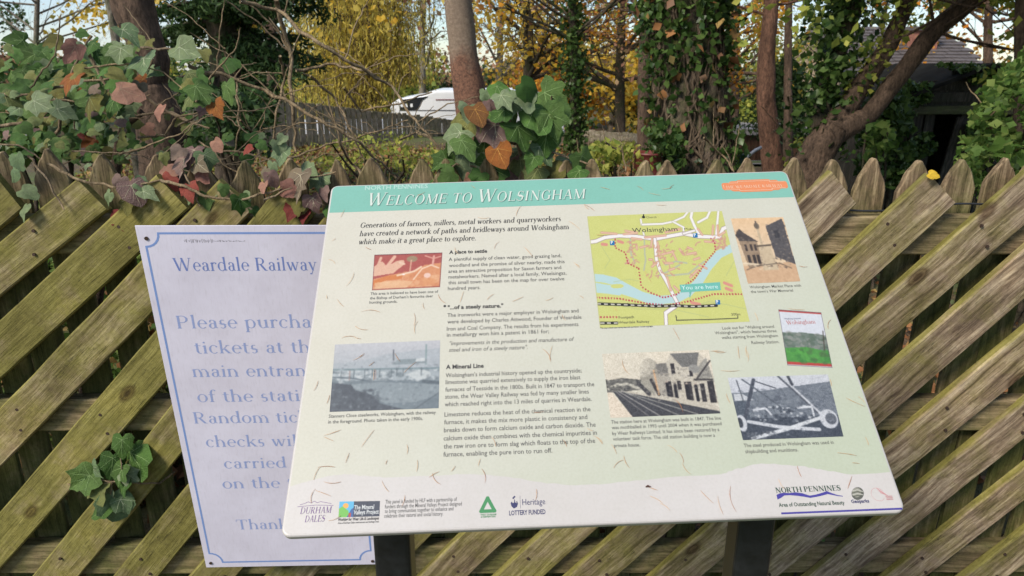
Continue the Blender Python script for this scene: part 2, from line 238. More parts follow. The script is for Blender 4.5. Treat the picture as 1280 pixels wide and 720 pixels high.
NEEDLES= [[-0.3765,0.5238,-0.3713,0.5405],[-0.3845,0.4734,-0.3795,0.4785],[-0.3866,0.4358,-0.3749,0.4261],[-0.3534,0.382,-0.343,0.4086],[-0.3821,0.3663,-0.3805,0.3591],[-0.365,0.3584,-0.3529,0.3438],[-0.3252,0.3333,-0.2957,0.3307],[-0.3328,0.3085,-0.3129,0.3009],[-0.3323,0.2897,-0.3212,0.2857],[-0.2437,0.3047,-0.2443,0.3276],[-0.2412,0.2912,-0.2375,0.3135],[-0.2308,0.3456,-0.2281,0.3338],[-0.2083,0.3613,-0.196,0.3432],[-0.1564,0.5863,-0.148,0.577],[-0.0805,0.5136,-0.0709,0.5357],[-0.1451,0.5136,-0.1257,0.5122],[0.0367,0.5338,0.0434,0.5222],[-0.1186,0.445,-0.1099,0.4604],[-0.0706,0.4481,-0.0571,0.4268],[-0.1832,0.453,-0.1768,0.4371],[-0.1743,0.3433,-0.1684,0.3644],[-0.1328,0.3462,-0.1206,0.3576],[-0.0933,0.3422,-0.0751,0.3509],[-0.0418,0.3423,-0.0296,0.3475],[0.008,0.4137,0.017,0.4007],[0.0067,0.4986,0.0242,0.4787],[-0.3296,0.4594,-0.3186,0.4526],[-0.2503,0.5668,-0.2352,0.5749],[-0.0181,0.3157,-0.0132,0.3041],[0.0681,0.5724,0.0841,0.5652],[0.1308,0.5715,0.1412,0.5601],[0.1493,0.5559,0.1693,0.5487],[0.173,0.5632,0.1929,0.5668],[0.0355,0.5345,0.0528,0.5183],[0.158,0.5279,0.1753,0.5265],[0.1874,0.5625,0.1962,0.5718],[0.0498,0.4676,0.068,0.4656],[0.0607,0.3258,0.0661,0.318],[0.1175,0.3942,0.1268,0.367],[0.146,0.285,0.1527,0.2631],[0.3276,0.312,0.3523,0.3084],[0.3782,0.2729,0.3873,0.2896],[0.3842,0.3455,0.3951,0.3529],[0.275,0.3067,0.2766,0.2918],[0.2494,0.2496,0.247,0.2302],[0.0103,0.4098,0.0174,0.404],[0.1943,0.2426,0.2145,0.2408],[0.3659,0.3906,0.3786,0.3884],[0.0114,0.3484,0.0174,0.343],[-0.3307,0.2496,-0.3145,0.2585],[-0.3066,0.239,-0.2987,0.2458],[-0.3586,0.195,-0.3612,0.1818],[-0.3515,0.288,-0.33,0.2886],[-0.3821,0.2028,-0.3778,0.2186],[-0.3599,0.1343,-0.3369,0.1418],[-0.3596,0.1322,-0.3451,0.1253],[-0.3068,0.1155,-0.2909,0.1399],[-0.2457,0.1172,-0.2446,0.1028],[-0.3263,0.094,-0.3225,0.108],[-0.3661,0.0719,-0.3605,0.0894],[-0.3625,0.0895,-0.3392,0.0885],[-0.2307,0.0783,-0.2302,0.0942],[-0.2132,0.0697,-0.1999,0.0771],[-0.2095,0.0755,-0.1977,0.0594],[-0.148,0.0829,-0.1451,0.0928],[-0.1441,0.0788,-0.1398,0.059],[-0.1846,0.0764,-0.1789,0.0841],[-0.3654,0.0413,-0.3628,0.0602],[-0.3525,0.0694,-0.3295,0.0685],[-0.3625,0.0583,-0.3408,0.0498],[-0.2761,0.0683,-0.2656,0.0525],[-0.396,0.1678,-0.3902,0.1546],[-0.3338,0.0017,-0.3226,0.0175],[-0.3208,-0.0006,-0.3146,0.0117],[-0.0725,0.0487,-0.0745,0.0336],[-0.0522,0.2573,-0.0409,0.2352],[-0.0428,0.2376,-0.0369,0.2616],[-0.2979,0.234,-0.2977,0.2153],[0.0124,0.1172,0.0211,0.1065],[0.0018,0.1302,0.0093,0.1257],[-0.0705,0.1568,-0.0563,0.1575],[-0.2554,0.2252,-0.2373,0.2433],[-0.2699,0.2591,-0.2606,0.2443],[-0.1298,0.1229,-0.1242,0.1082],[-0.3147,0.2609,-0.3227,0.254],[-0.3411,0.0182,-0.3251,0.0249],[-0.2446,0.0479,-0.2476,0.0329],[-0.0282,0.1044,-0.0321,0.1148],[-0.2718,0.0898,-0.2702,0.0958],[0.0318,0.0726,0.0466,0.0832],[0.0474,0.0892,0.0529,0.0718],[0.1079,0.1018,0.1198,0.0903],[0.1229,0.0902,0.1258,0.076],[0.1243,0.0761,0.133,0.0599],[0.0748,0.0448,0.0855,0.0406],[0.0742,0.0334,0.0896,0.0235],[0.0859,0.0236,0.0974,0.0139],[0.1095,0.0302,0.1126,0.0005],[0.1206,0.0185,0.1302,-0.0002],[0.1412,0.0384,0.1548,0.0209],[0.1623,0.03,0.1648,0.0057],[0.1819,0.0425,0.1822,0.0087],[0.2466,0.0496,0.2507,0.0359],[0.2759,0.066,0.2774,0.0503],[0.3348,0.0817,0.3594,0.0767],[0.3333,0.0327,0.3443,0.0496],[0.3709,0.1608,0.393,0.1467],[0.3878,0.1623,0.3944,0.151],[0.3862,0.1448,0.3951,0.1532],[0.1992,0.2435,0.218,0.2412],[0.237,0.2502,0.2344,0.2285],[0.2466,0.2449,0.2459,0.2233],[0.2032,0.211,0.2303,0.2098],[0.0635,0.2332,0.071,0.2094],[0.3787,0.1025,0.3794,0.0901],[0.3498,0.0671,0.359,0.0655],[0.0349,0.0053,0.0363,0.0016],[0.1963,-0.0028,0.2149,-0.0025],[0.2039,0.1743,0.2067,0.1586],[0.0318,0.1061,0.0379,0.0916],[0.0096,0.1194,0.02,0.1066],[0.129,0.1684,0.1377,0.1483],[0.3571,0.1907,0.3559,0.1794]]
STEXT= [["Weardale Railway","Weardale Railway",-0.1614,0.834,0.3077],["Please purchase","Please purcha",-0.1802,0.696,0.3017],["tickets at the","tickets at th",-0.1498,0.6325,0.2626],["main entrance","main entran",-0.1655,0.5715,0.2628],["of the station","of the stati",-0.1651,0.5043,0.2402],["Random ticket","Random tic",-0.1842,0.4451,0.247],["checks will be","checks wi",-0.1656,0.3779,0.2067],["carried out","carried",-0.1322,0.3142,0.1541],["on the train","on the",-0.1448,0.254,0.1437],["Thank you","Than",-0.1289,0.1245,0.1075]]
SB= [[-0.1754, 0.9198], [-0.2105, 0.8886], [-0.2217, 0.0818], [-0.2085, 0.0496], [-0.1885, 0.0195], [0.1746, 0.0162], [0.204, 0.0481], [0.206, 0.088], [0.1754, 0.9207], [-0.2059, 0.9083], [0.2098, 0.0113], [-0.2135, 0.0174], [-0.128, 0.9045], [0.0022, 0.8987]]
# ------------------------------------------------------------------ the timber fence
YF = 1.60                                  # front face of the diagonal boards
fence = empty('timber_fence', (0, YF, 0), label='weathered timber fence of diagonal boards over pointed pickets behind the signs', cat='fence')
def board(name, L, W, T, mat, parent, seed, segs=26, bow=.003, capcut=0.0):
    """a sawn board, length on local x, front on -y, slightly uneven along its edges"""
    r = random.Random(seed); xs = [-L/2 + L*i/segs for i in range(segs+1)]
    vs = []; ph = r.uniform(0, 6)
    for i, x in enumerate(xs):
        e0 = mnoise.noise(Vector((x*7, seed, 0))) * .0022; e1 = mnoise.noise(Vector((x*7, seed, 5))) * .0022
        y = bow * math.sin(x*1.7 + ph); k = capcut * (i == segs)
        c = .0035
        ring = [(-W/2+e0, -T+c), (-W/2+e0+c, -T), (W/2+e1-c, -T), (W/2+e1, -T+c), (W/2+e1, 0), (-W/2+e0, 0)]
        for z, yy in ring: vs.append((x + k*(z/W), yy + y, z))
    n = 6; fs = [(i*n+j, (i+1)*n+j, (i+1)*n+(j+1) % n, i*n+(j+1) % n) for i in range(segs) for j in range(n)]
    fs += [tuple(reversed(range(n))), tuple(segs*n+j for j in range(n))]
    fs = [tuple(reversed(f)) for f in fs]
    o = link(name, mesh(name, vs, fs), parent, mat); return o
nail_me = MB().tube([(0, .002, 0), (0, -.0012, 0)], .0042, 7).mesh('nail')
nail_me.materials.append(M_nail)
SL = [((-70,240),(-300,430),.1), ((-152,240),(-380,430),.1), ((-234,240),(-460,430),.1), ((-316,240),(-540,430),.1),
   # top end point, a second point lower down the centre line, width
 ((10,240),(-60,300),.092), ((114,243),(0,336),.093), ((215,240),(0,437),.101), ((295,244),(0,548),.101), ((372,250),(0,676),.100),
 ((458,250),(70,720),.098), ((560,246),(170,720),.097), ((680,246),(267,720),.1), ((805,244),(364,720),.1), ((930,240),(461,720),.098),
 ((1056,235),(555,720),.103), ((1178,236),(652,720),.102), ((1325,213),(753,710),.101), ((1421,222),(846,720),.105), ((1545,225),(945,720),.103),
 ((1660,225),(1040,720),.090), ((1770,225),(1137,720),.085), ((1890,225),(1237,720),.09), ((2000,225),(1340,720),.09)]
RAILZ = [(1.2087, .094), (.728, .092), (.275, .094)]
for i, (a, b, W) in enumerate(SL):
    A = at(*a, YF); B = at(*b, YF); d = (A - B).normalized(); ang = math.atan2(d.z, d.x)
    Lg = A.z / d.z + .02 if False else (A.z - .03) / d.z
    c = A - d * Lg / 2
    o = board('slat', Lg, W, .021, M_slat, fence, i*3.7+1, 34, .0025, .012*rnd.uniform(-1, 1))
    o.location = (c.x, .021 + rnd.uniform(0, .002), c.z); o.rotation_euler = (R(rnd.uniform(-.5,.5)), -ang, 0)
    for zr, _ in RAILZ:                    # two nails where the board crosses each rail
        for s in (-1, 1):
            z = zr + rnd.uniform(-.012, .012); t = (z - c.z) / math.sin(ang)
            if t > Lg/2 - .02: continue
            nl = bpy.data.objects.new('nail', nail_me); C.objects.link(nl); nl.parent = o
            nl.location = (t + s*.018, -.0225, s*W*.24 + rnd.uniform(-.006, .006))
for i, (z, hgt) in enumerate(RAILZ):
    o = board('rail', 5.4, hgt, .036, M_rail, fence, 50+i, 40, .003); o.location = (0.05, .0605, z)
PX = [-450,-392,-335,-277,-220,-162,-105,-50,5,63,118,177,237,296,354,412,465,515,562,608,656,704,753,798,843,890,945,1002,1052,1099,1148,1201,1249,1300,1350,1402,1455,1510]
TOPY = {5:190,63:186,118:193,177:194,237:200,296:203,354:199,412:200}
for i, px in enumerate(PX):
    P = at(px, TOPY.get(px, 199 + rnd.uniform(-2, 2)), YF + .063); top = P.z; W = .080 + rnd.uniform(-.004, .003); T = .019
    r = random.Random(i)
    hs = .078 + r.uniform(-.012, .01); prof = []
    for t in np.linspace(0, 1, 9):         # gothic head
        hx = W/2 * (1 - t**1.35 * .90); prof.append((hx, top - hs + hs * t))
    out_ = [(-W/2, 0), (W/2, 0), (W/2, top - hs - .25), ] + prof + [(-x, z) for x, z in reversed(prof)] + [(-W/2, top - hs - .25)]
    out_ = [(x + mnoise.noise(Vector((x*40, z*30, i*3))) * .0035, z + mnoise.noise(Vector((x*60, z*60, i*3+9))) * .004*(z > top-hs-.01)) for x, z in out_]
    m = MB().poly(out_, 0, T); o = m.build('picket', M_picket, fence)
    tw = R(r.uniform(-7, 7)) if px > 450 else R(r.uniform(8, 22)); tw = R(r.uniform(-3, 3)) if px > 990 else tw
    o.location = (P.x, .0605 + .0195 + abs(math.sin(tw))*.03, 0); o.rotation_euler = (0, R(r.uniform(-1, 1)), tw)
    bevel(o, .003)

m = MB(); A = at(1050, 262, 1.632); B = at(1330, 254, 1.632)
m.tube([A + (B-A)*t + Vector((0, 0, -.006*math.sin(t*9))) for t in np.linspace(0, 1, 20)], .0028, 6)
m.build('cable', plain('black_rubber', (.015,.016,.018), .5), None, True, label='thin black cable running along the fence behind the pointed tops', cat='cable')

# ------------------------------------------------------------------ a serif letter built from pen strokes
TH, TN = .088, .03
def _rect(x0, y0, x1, y1): return [(x0, y0), (x1, y0), (x1, y1), (x0, y1)]
def S_(x, y0, y1, f='', T=None):
    T = T or TH; P = [_rect(x-T/2, y0, x+T/2, y1)]; e = .075 + T*.12
    for c in f:
        if c == 'b': P.append([(x-e, y0), (x+e, y0), (x+e, y0+.018), (x+T/2, y0+.05), (x-T/2, y0+.05), (x-e, y0+.018)])
        if c == 't': P.append([(x-e, y1-.018), (x-T/2, y1-.05), (x+T/2, y1-.05), (x+e, y1-.018), (x+e, y1), (x-e, y1)])
        if c == 'f': P.append([(x-T/2, y1-.07), (x+T/2, y1-.02), (x+T/2, y1+.012), (x-e, y1-.035), (x-e, y1-.05)])
        if c == 'r': P.append([(x-T/2, y0), (x+e+.02, y0), (x+e+.02, y0+.03), (x+T/2, y0+.06)])
    return P
def L_(x0, y0, x1, y1, w): 
    dx, dy = x1-x0, y1-y0
    if abs(dx) > abs(dy)*3:
        return [[(x0, y0-w/2), (x1, y1-w/2), (x1, y1+w/2), (x0, y0+w/2)]]
    k = w/2 * math.hypot(dx, dy)/abs(dy)
    return [[(x0-k, y0), (x0+k, y0), (x1+k, y1), (x1-k, y1)]]
def A_(cx, cy, rx, ry, a0, a1, T=None, t=None, n=18):
    T = T or TH; t = t or TN; o = []; i_ = []; n = max(5, int(abs(a1-a0)/18))
    for k in range(n+1):
        a = R(a0 + (a1-a0)*k/n); wd = (t + (T-t)*abs(math.cos(a))**1.4)/2; c, s = math.cos(a), math.sin(a)
        o.append((cx + (rx+wd-TN/2)*c, cy + (ry+t/2)*s)); i_.append((cx + (rx-wd-TN/2)*c, cy + (ry-t/2)*s))
    return [[i_[k], o[k], o[k+1], i_[k+1]] for k in range(n)]
def D_(x, y, r=.045): return [[(x + r*math.cos(R(a)), y + r*math.sin(R(a))) for a in range(0, 360, 45)]]
def B_(x, y, e=.07): return [_rect(x-e, y-.012, x+e, y+.012)]
K = .68
SER = {
 'a': (.44, S_(.31,.05,.33) + A_(.20,.33,.125,.11,0,150) + A_(.20,.13,.125,.13,55,320) + L_(.31,.04,.41,.02,.035)+D_(.11,.35,.035)),
 'b': (.50, S_(.11,0,.72,'f') + A_(.26,.225,.175,.225,-140,140)), 'c': (.42, A_(.23,.225,.17,.225,45,315)+D_(.34,.37,.04)),
 'd': (.51, A_(.23,.225,.175,.225,40,320) + S_(.385,.02,.72,'fr')), 'e': (.44, A_(.23,.225,.17,.225,0,318) + L_(.08,.25,.385,.25,.028)),
 'f': (.31, S_(.14,0,.58,'b') + A_(.245,.58,.10,.125,50,180)+D_(.31,.66,.035) + L_(.03,.43,.28,.43,.028)),
 'g': (.46, A_(.21,.29,.13,.15,0,360) + A_(.22,-.10,.17,.10,0,360,.07) + A_(.14,.10,.05,.06,90,250,.05)+L_(.13,.03,.30,.02,.06)+L_(.31,.40,.44,.41,.04)),
 'h': (.52, S_(.11,0,.72,'fb') + A_(.25,.27,.14,.17,0,135) + S_(.40,0,.28,'b')), 'i': (.25, S_(.125,0,.44,'fb') + D_(.115,.60)),
 'k': (.50, S_(.11,0,.72,'fb') + L_(.15,.19,.35,.42,.03)+B_(.37,.43,.08) + L_(.23,.26,.41,.01,.09)+B_(.43,.012,.08)), 'l': (.25, S_(.125,0,.72,'fb')),
 'm': (.78, S_(.11,0,.44,'fb') + A_(.24,.27,.135,.17,0,135) + S_(.385,0,.28,'b') + A_(.515,.27,.135,.17,0,135) + S_(.66,0,.28,'b')),
 'n': (.52, S_(.11,0,.44,'fb') + A_(.25,.27,.14,.17,0,135) + S_(.40,0,.28,'b')), 'o': (.47, A_(.235,.225,.18,.225,0,360)),
 'p': (.50, S_(.11,-.22,.44,'fb') + A_(.26,.225,.175,.225,-140,140)), 'q': (.50, A_(.23,.225,.175,.225,40,320) + S_(.39,-.22,.44,'b')),
 'r': (.37, S_(.12,0,.44,'fb') + A_(.25,.33,.10,.11,60,165)+D_(.31,.39,.045)), 
 's': (.35, A_(.175,.335,.095,.105,45,255,.075) + A_(.17,.115,.115,.115,-140,75,.075)+L_(.12,.26,.23,.19,.12)),
 't': (.31, S_(.13,.09,.56) + A_(.22,.10,.09,.10,180,310) + L_(.02,.43,.27,.43,.028)),
 'u': (.52, S_(.12,.16,.44,'f') + A_(.25,.16,.13,.16,180,320) + S_(.39,.02,.44,'fr')),
 'v': (.46, L_(.09,.43,.24,0,.085) + L_(.25,0,.38,.43,.03) + B_(.09,.432) + B_(.38,.432)),
 'w': (.68, L_(.09,.43,.22,0,.085) + L_(.23,0,.34,.40,.03) + L_(.33,.43,.46,0,.085) + L_(.47,0,.60,.43,.03) + B_(.10,.432) + B_(.33,.432,.05) + B_(.60,.432)),
 'x': (.46, L_(.09,.43,.36,.01,.085) + L_(.09,.01,.35,.43,.03) + B_(.09,.432)+B_(.36,.432)+B_(.09,.012)+B_(.37,.012)),
 'y': (.46, L_(.09,.43,.24,0,.085) + L_(.15,-.2,.38,.43,.03)+D_(.11,-.17,.04) + B_(.09,.432) + B_(.38,.432)),
 'z': (.42, L_(.08,.42,.36,.42,.03)+L_(.08,.02,.36,.02,.03)+L_(.09,.01,.33,.43,.08)),
 'A': (.68, L_(.10,0,.34,K,.03)+L_(.36,K,.57,0,.095)+L_(.19,.24,.48,.24,.03)+B_(.10,.012,.08)+B_(.57,.012,.09)),
 'C': (.66, A_(.35,.34,.27,.35,40,320,.1)+L_(.56,.46,.56,.66,.025)), 'D': (.72, S_(.14,0,K,'bt',.1)+A_(.28,.34,.35,.325,-90,90,.1)+L_(.14,.015,.29,.015,.03)+L_(.14,.665,.29,.665,.03)),
 'E': (.60, S_(.14,0,K,'bt',.1)+L_(.14,.015,.54,.015,.03)+L_(.14,.665,.51,.665,.03)+L_(.14,.35,.42,.35,.03)+L_(.53,.01,.545,.15,.025)+L_(.50,.55,.505,.67,.025)+L_(.42,.28,.42,.42,.025)),
 'G': (.70, A_(.35,.34,.27,.35,40,320,.1)+S_(.57,.05,.32,'t')+L_(.56,.48,.56,.66,.025)), 'H': (.74, S_(.14,0,K,'bt',.1)+S_(.60,0,K,'bt',.1)+L_(.14,.35,.60,.35,.03)),
 'I': (.32, S_(.16,0,K,'bt',.1)), 'L': (.56, S_(.14,0,K,'bt',.1)+L_(.14,.015,.52,.015,.03)+L_(.505,.01,.52,.17,.025)),
 'M': (.86, L_(.13,0,.15,K,.03)+L_(.15,K,.42,.02,.1)+L_(.43,.02,.68,K,.03)+S_(.71,0,K,'b',.095)+B_(.13,.012,.07)+B_(.12,.668,.06)+B_(.72,.668,.08)),
 'N': (.74, L_(.14,0,.14,K,.03)+L_(.14,K,.60,.0,.095)+L_(.60,0,.60,K,.03)+B_(.14,.012,.07)+B_(.11,.668,.06)+B_(.60,.668,.07)),
 'O': (.72, A_(.36,.34,.28,.35,0,360,.1)), 'P': (.60, S_(.14,0,K,'bt',.1)+A_(.29,.49,.20,.175,-90,90,.09)+L_(.14,.315,.30,.315,.03)+L_(.14,.665,.30,.665,.03)),
 'R': (.66, S_(.14,0,K,'bt',.1)+A_(.29,.50,.18,.165,-90,90,.09)+L_(.14,.335,.30,.335,.03)+L_(.14,.665,.30,.665,.03)+L_(.30,.34,.54,0,.095)+B_(.57,.012,.07)),
 'S': (.52, A_(.26,.51,.155,.165,40,260,.09)+A_(.25,.175,.185,.18,-145,70,.09)+L_(.15,.42,.38,.27,.17)+L_(.43,.5,.43,.67,.025)+L_(.07,.02,.07,.19,.025)),
 'T': (.62, S_(.31,0,K,'b',.1)+L_(.05,.665,.57,.665,.03)+L_(.05,.52,.065,.67,.025)+L_(.56,.52,.555,.67,.025)),
 'U': (.70, S_(.15,.22,K,'t',.1)+A_(.36,.22,.215,.22,180,360,.07)+L_(.58,.22,.58,K,.03)+B_(.58,.668,.07)),
 'Y': (.64, S_(.32,0,.32,'b',.1)+L_(.10,K,.31,.30,.095)+L_(.33,.30,.53,K,.03)+B_(.11,.668,.08)+B_(.53,.668,.07)),
 'W': (.98, L_(.10,K,.30,0,.1)+L_(.31,0,.48,.62,.03)+L_(.47,K,.67,0,.1)+L_(.68,0,.87,K,.03)+B_(.11,.668,.09)+B_(.48,.668,.06)+B_(.87,.668,.08)),
 ',': (.22, D_(.11,.04,.045)+L_(.08,-.1,.14,.03,.04)), '.': (.22, D_(.11,.04,.048)), ' ': (.27, []), "'": (.2, L_(.09,.52,.12,.68,.05)),
}
def serif_text(txt, shear=0., smallcaps=False):
    x = 0.; polys = []
    for i, ch in enumerate(txt):
        first = i == 0 or txt[i-1] == ' '
        k = 1.0 if (not smallcaps or first) else .76
        if smallcaps and txt[i:i+3] in ('TO ',) or smallcaps and txt[max(0,i-1):i+2] == 'TO ': k = .76
        w_, ps = SER[ch]
        for p in ps: polys.append([((x + a*k) + shear*b*k, b*k) for a, b in p])
        x += w_*k + (.02 if smallcaps else 0)
    return polys, x
def area(p): return sum(p[i][0]*p[(i+1) % len(p)][1] - p[(i+1) % len(p)][0]*p[i][1] for i in range(len(p)))
def serif_block(mb, txt, u, v, width, cap, y0, shear=0., sc=False, only=None):
    """adds a line of serif lettering to mb; local x,z plane, front -y"""
    polys, tw = serif_text(txt, shear, sc); sx = width/tw; sz = cap/.68
    if only: sx = width/serif_text(only, shear, sc)[1]
    for k, p in enumerate(polys):
        if area(p) < 0: p = p[::-1]
        y = -(y0 + (k % 7)*1.2e-5)
        mb.add([(u + a*sx, y, v + b*sz) for a, b in p], [tuple(range(len(p)))])
dg = None
def sans_mesh(txt, bold=0., shear=0.):
    cu = bpy.data.curves.new('t', 'FONT'); cu.body = txt; cu.size = 1; cu.offset = bold; cu.shear = shear
    cu.dimensions = '2D'; cu.fill_mode = 'FRONT'; cu.resolution_u = 2
    o = bpy.data.objects.new('t', cu); C.objects.link(o)
    me = bpy.data.meshes.new_from_object(o, depsgraph=bpy.context.evaluated_depsgraph_get())
    V = np.zeros(len(me.vertices)*3); me.vertices.foreach_get('co', V); V = V.reshape(-1, 3)
    fs = [tuple(p.vertices) for p in me.polygons]
    bpy.data.objects.remove(o); bpy.data.curves.remove(cu); bpy.data.meshes.remove(me); return V, fs
def sans_block(mb, txt, u, v, width, cap, y0, bold=0., shear=0.):
    V, fs = sans_mesh(txt, bold, shear); x0, x1 = V[:,0].min(), V[:,0].max(); sx = width/(x1-x0); sz = cap/.70
    mb.add([(u + (a-x0)*sx, -y0, v + b*sz) for a, b, _ in V], fs)

# ------------------------------------------------------------------ painting small prints as fine colour grids
INK = .63
class Pic:
    def __init__(s, w, h, col=(200,200,200)):
        s.w, s.h = w, h; s.a = np.tile(np.array(col, float), (h, w, 1)); s.X, s.Y = np.meshgrid((np.arange(w)+.5)/w, (np.arange(h)+.5)/h)
    def put(s, mask, col, al=1.): m = (mask*al)[..., None]; s.a = s.a*(1-m) + np.array(col, float)*m
    def poly(s, pts, col, al=1.):
        m = np.zeros((s.h, s.w), bool); n = len(pts)
        for i in range(n):
            x0, y0 = pts[i]; x1, y1 = pts[(i+1) % n]
            if y0 == y1: continue
            m ^= ((s.Y > min(y0,y1)) & (s.Y <= max(y0,y1))) & (s.X < x0 + (s.Y-y0)*(x1-x0)/(y1-y0))
        s.put(m, col, al)
    def line(s, pts, col, wd, al=1., dash=None):
        asp = s.h/s.w; acc = 0
        for (x0,y0),(x1,y1) in zip(pts, pts[1:]):
            dx, dy = x1-x0, (y1-y0)*asp; L2 = dx*dx+dy*dy+1e-12
            t = np.clip(((s.X-x0)*dx + (s.Y-y0)*asp*dy)/L2, 0, 1)
            d = np.hypot(s.X-x0-t*dx, (s.Y-y0)*asp-t*dy)
            m = np.clip((wd/2-d)*s.w+.5, 0, 1)
            if dash: m = m*((((acc + t*math.sqrt(L2)) % dash) < dash*.55))
            s.put(m, col, al); acc += math.sqrt(L2)
    def ell(s, cx, cy, rx, ry, col, al=1.):
        d = np.hypot((s.X-cx)/rx, (s.Y-cy)/ry); s.put(np.clip((1-d)*rx*s.w+.5, 0, 1), col, al)
    def noise(s, amt, seed=0, cell=1):
        g = np.random.default_rng(seed); q = g.normal(0, 1, (s.h//cell+2, s.w//cell+2)).repeat(cell, 0).repeat(cell, 1)[:s.h, :s.w]
        for _ in range(cell-1):            # smooth the coarse grain
            pq = np.pad(q, 1, 'edge'); q = (pq[1:-1,1:-1]*2 + pq[:-2,1:-1] + pq[2:,1:-1] + pq[1:-1,:-2] + pq[1:-1,2:])/6
        s.a += q[..., None]*amt
    def blobs(s, n, box, r, cols, al=.5, seed=0):
        g = random.Random(seed)
        for _ in range(n): s.ell(g.uniform(box[0], box[2]), g.uniform(box[1], box[3]), r*g.uniform(.5,1.5), r*g.uniform(.5,1.5)*s.w/s.h*.7, g.choice(cols), al)
    def grad(s, y0, y1, c0, c1, x0=0, x1=1):
        t = np.clip((s.Y-y0)/(y1-y0), 0, 1)[..., None]; m = ((s.Y >= y0) & (s.Y <= y1) & (s.X >= x0) & (s.X <= x1))[..., None]
        s.a = np.where(m, np.array(c0)*(1-t)+np.array(c1)*t, s.a)
    def blur(s, k=1):
        for _ in range(k):
            p = np.pad(s.a, ((1,1),(1,1),(0,0)), 'edge'); s.a = (p[1:-1,1:-1]*2 + p[:-2,1:-1] + p[2:,1:-1] + p[1:-1,:-2] + p[1:-1,2:])/6
def printmat(name, rough=.45):
    m, n, p = nodes(name); a = N(n, 'ShaderNodeAttribute', attribute_name='ink'); n.links.new(a.outputs['Color'], p.inputs['Base Color']); p.inputs['Roughness'].default_value = rough
    return m
M_print = printmat('printed_picture')
def place_pic(name, pic, q, y0, parent, sat=1., **k):
    g_ = pic.a.mean(2, keepdims=True); pic.a = g_ + (pic.a-g_)*sat
    h, w_ = pic.h, pic.w; gx, gy = np.meshgrid(np.arange(w_+1)/w_, np.arange(h+1)/h)
    q = np.array(q); P = (1-gy)[...,None]*((1-gx)[...,None]*q[0] + gx[...,None]*q[1]) + gy[...,None]*((1-gx)[...,None]*q[3] + gx[...,None]*q[2])
    V = np.stack([P[...,0].ravel(), np.full(P[...,0].size, -y0), P[...,1].ravel()], 1)
    i = (np.arange(h)[:,None]*(w_+1) + np.arange(w_)[None]).ravel(); Q = np.stack([i, i+w_+1, i+w_+2, i+1], 1)
    me = npmesh(name, V, Q); at_ = me.color_attributes.new('ink', 'FLOAT_COLOR', 'CORNER')
    col = np.ones((Q.size, 4), np.float32); col[:, :3] = INK*lin(np.clip(pic.a, 2, 250)).reshape(-1, 3).repeat(4, 0); at_.data.foreach_set('color', col.ravel())
    return link(name, me, parent, M_print, **k)
# ------------------------------------------------------------------ the lectern panel
def inkmat(name, rgb, var=.12, rough=.5):
    return plain(name, tuple(lin(rgb)*INK), rough, 0, var, 900)
def boardmat():
    m, n, p = nodes('panel_print'); p.inputs['Roughness'].default_value = .38; p.inputs['Specular IOR Level'].default_value = .4
    t = N(n, 'ShaderNodeTexCoord'); s = N(n, 'ShaderNodeSeparateXYZ'); n.links.new(t.outputs['Object'], s.inputs[0])
    g = N(n, 'ShaderNodeMath', operation='MULTIPLY_ADD'); n.links.new(s.outputs['X'], g.inputs[0]); g.inputs[1].default_value = .9
    g2 = N(n, 'ShaderNodeMath', operation='MULTIPLY_ADD'); n.links.new(s.outputs['Z'], g2.inputs[0]); g2.inputs[1].default_value = -1.1; g2.inputs[2].default_value = .75
    n.links.new(g2.outputs[0], g.inputs[2])
    c = ramp(n, g.outputs[0], [(.05, tuple(lin((216,212,198))*INK)), (.55, tuple(lin((207,207,192))*INK)), (.95, tuple(lin((193,200,178))*INK))])
    f = noise(n, mapped(n, (1,1,1)), 260, 4, .7); c = mixc(n, .45, c, ramp(n, f, [(.3, (.86,.86,.83)), (.55, (1,1,1)), (.75, (1.06,1.06,1.05))]), 'MULTIPLY')
    f = noise(n, mapped(n, (1,1,1)), 12, 6, .7); c = mixc(n, .5, c, ramp(n, f, [(.3, (.92,.91,.88)), (.6, (1,1,1))]), 'MULTIPLY')
    n.links.new(c, p.inputs['Base Color']); return m
def coatmat(name, rgb, rough=.38):
    m, n, p = nodes(name); p.inputs['Roughness'].default_value = rough; p.inputs['Specular IOR Level'].default_value = .4; c0 = tuple(lin(rgb)*INK)
    f = noise(n, mapped(n, (1,1,1)), 240, 4, .7); f2 = noise(n, mapped(n, (1,1,1)), 10, 6, .7)
    c = mixc(n, .4, c0, ramp(n, f, [(.3, (.86,.86,.84)), (.55, (1,1,1))]), 'MULTIPLY'); c = mixc(n, .6, c, ramp(n, f2, [(.3, (.9,.89,.86)), (.6, (1,1,1))]), 'MULTIPLY')
    n.links.new(c, p.inputs['Base Color']); return m
PR = (-.90645, -.02944, .02373); PT = (.10621, .75098, 1.04136); PH = .5976
pan = empty('information_panel', PT, PR, label='tilted cream and teal Welcome to Wolsingham information board on black posts', cat='information board')
def rounded(x0, z0, x1, z1, r, n=5):
    o = []
    for cx, cz, a in ((x1-r, z0+r, -90), (x1-r, z1-r, 0), (x0+r, z1-r, 90), (x0+r, z0+r, 180)):
        o += [(cx + r*math.cos(R(a+90*k/n)), cz + r*math.sin(R(a+90*k/n))) for k in range(n+1)]
    return o
mb = MB().poly(rounded(-.4, 0, .4, PH, .012), -.014, 0); mb.m = [0] + [1]*(len(mb.f)-1); o = mb.build('board', [boardmat(), coatmat('panel_white_edge', (212,207,203))], pan, False); bevel(o, .0035, 3).modifiers['bevel'].material = 1
M_white = coatmat('panel_white_print', (212,207,203)); M_teal = coatmat('panel_teal_print', (134,192,176))
E1 = .0034
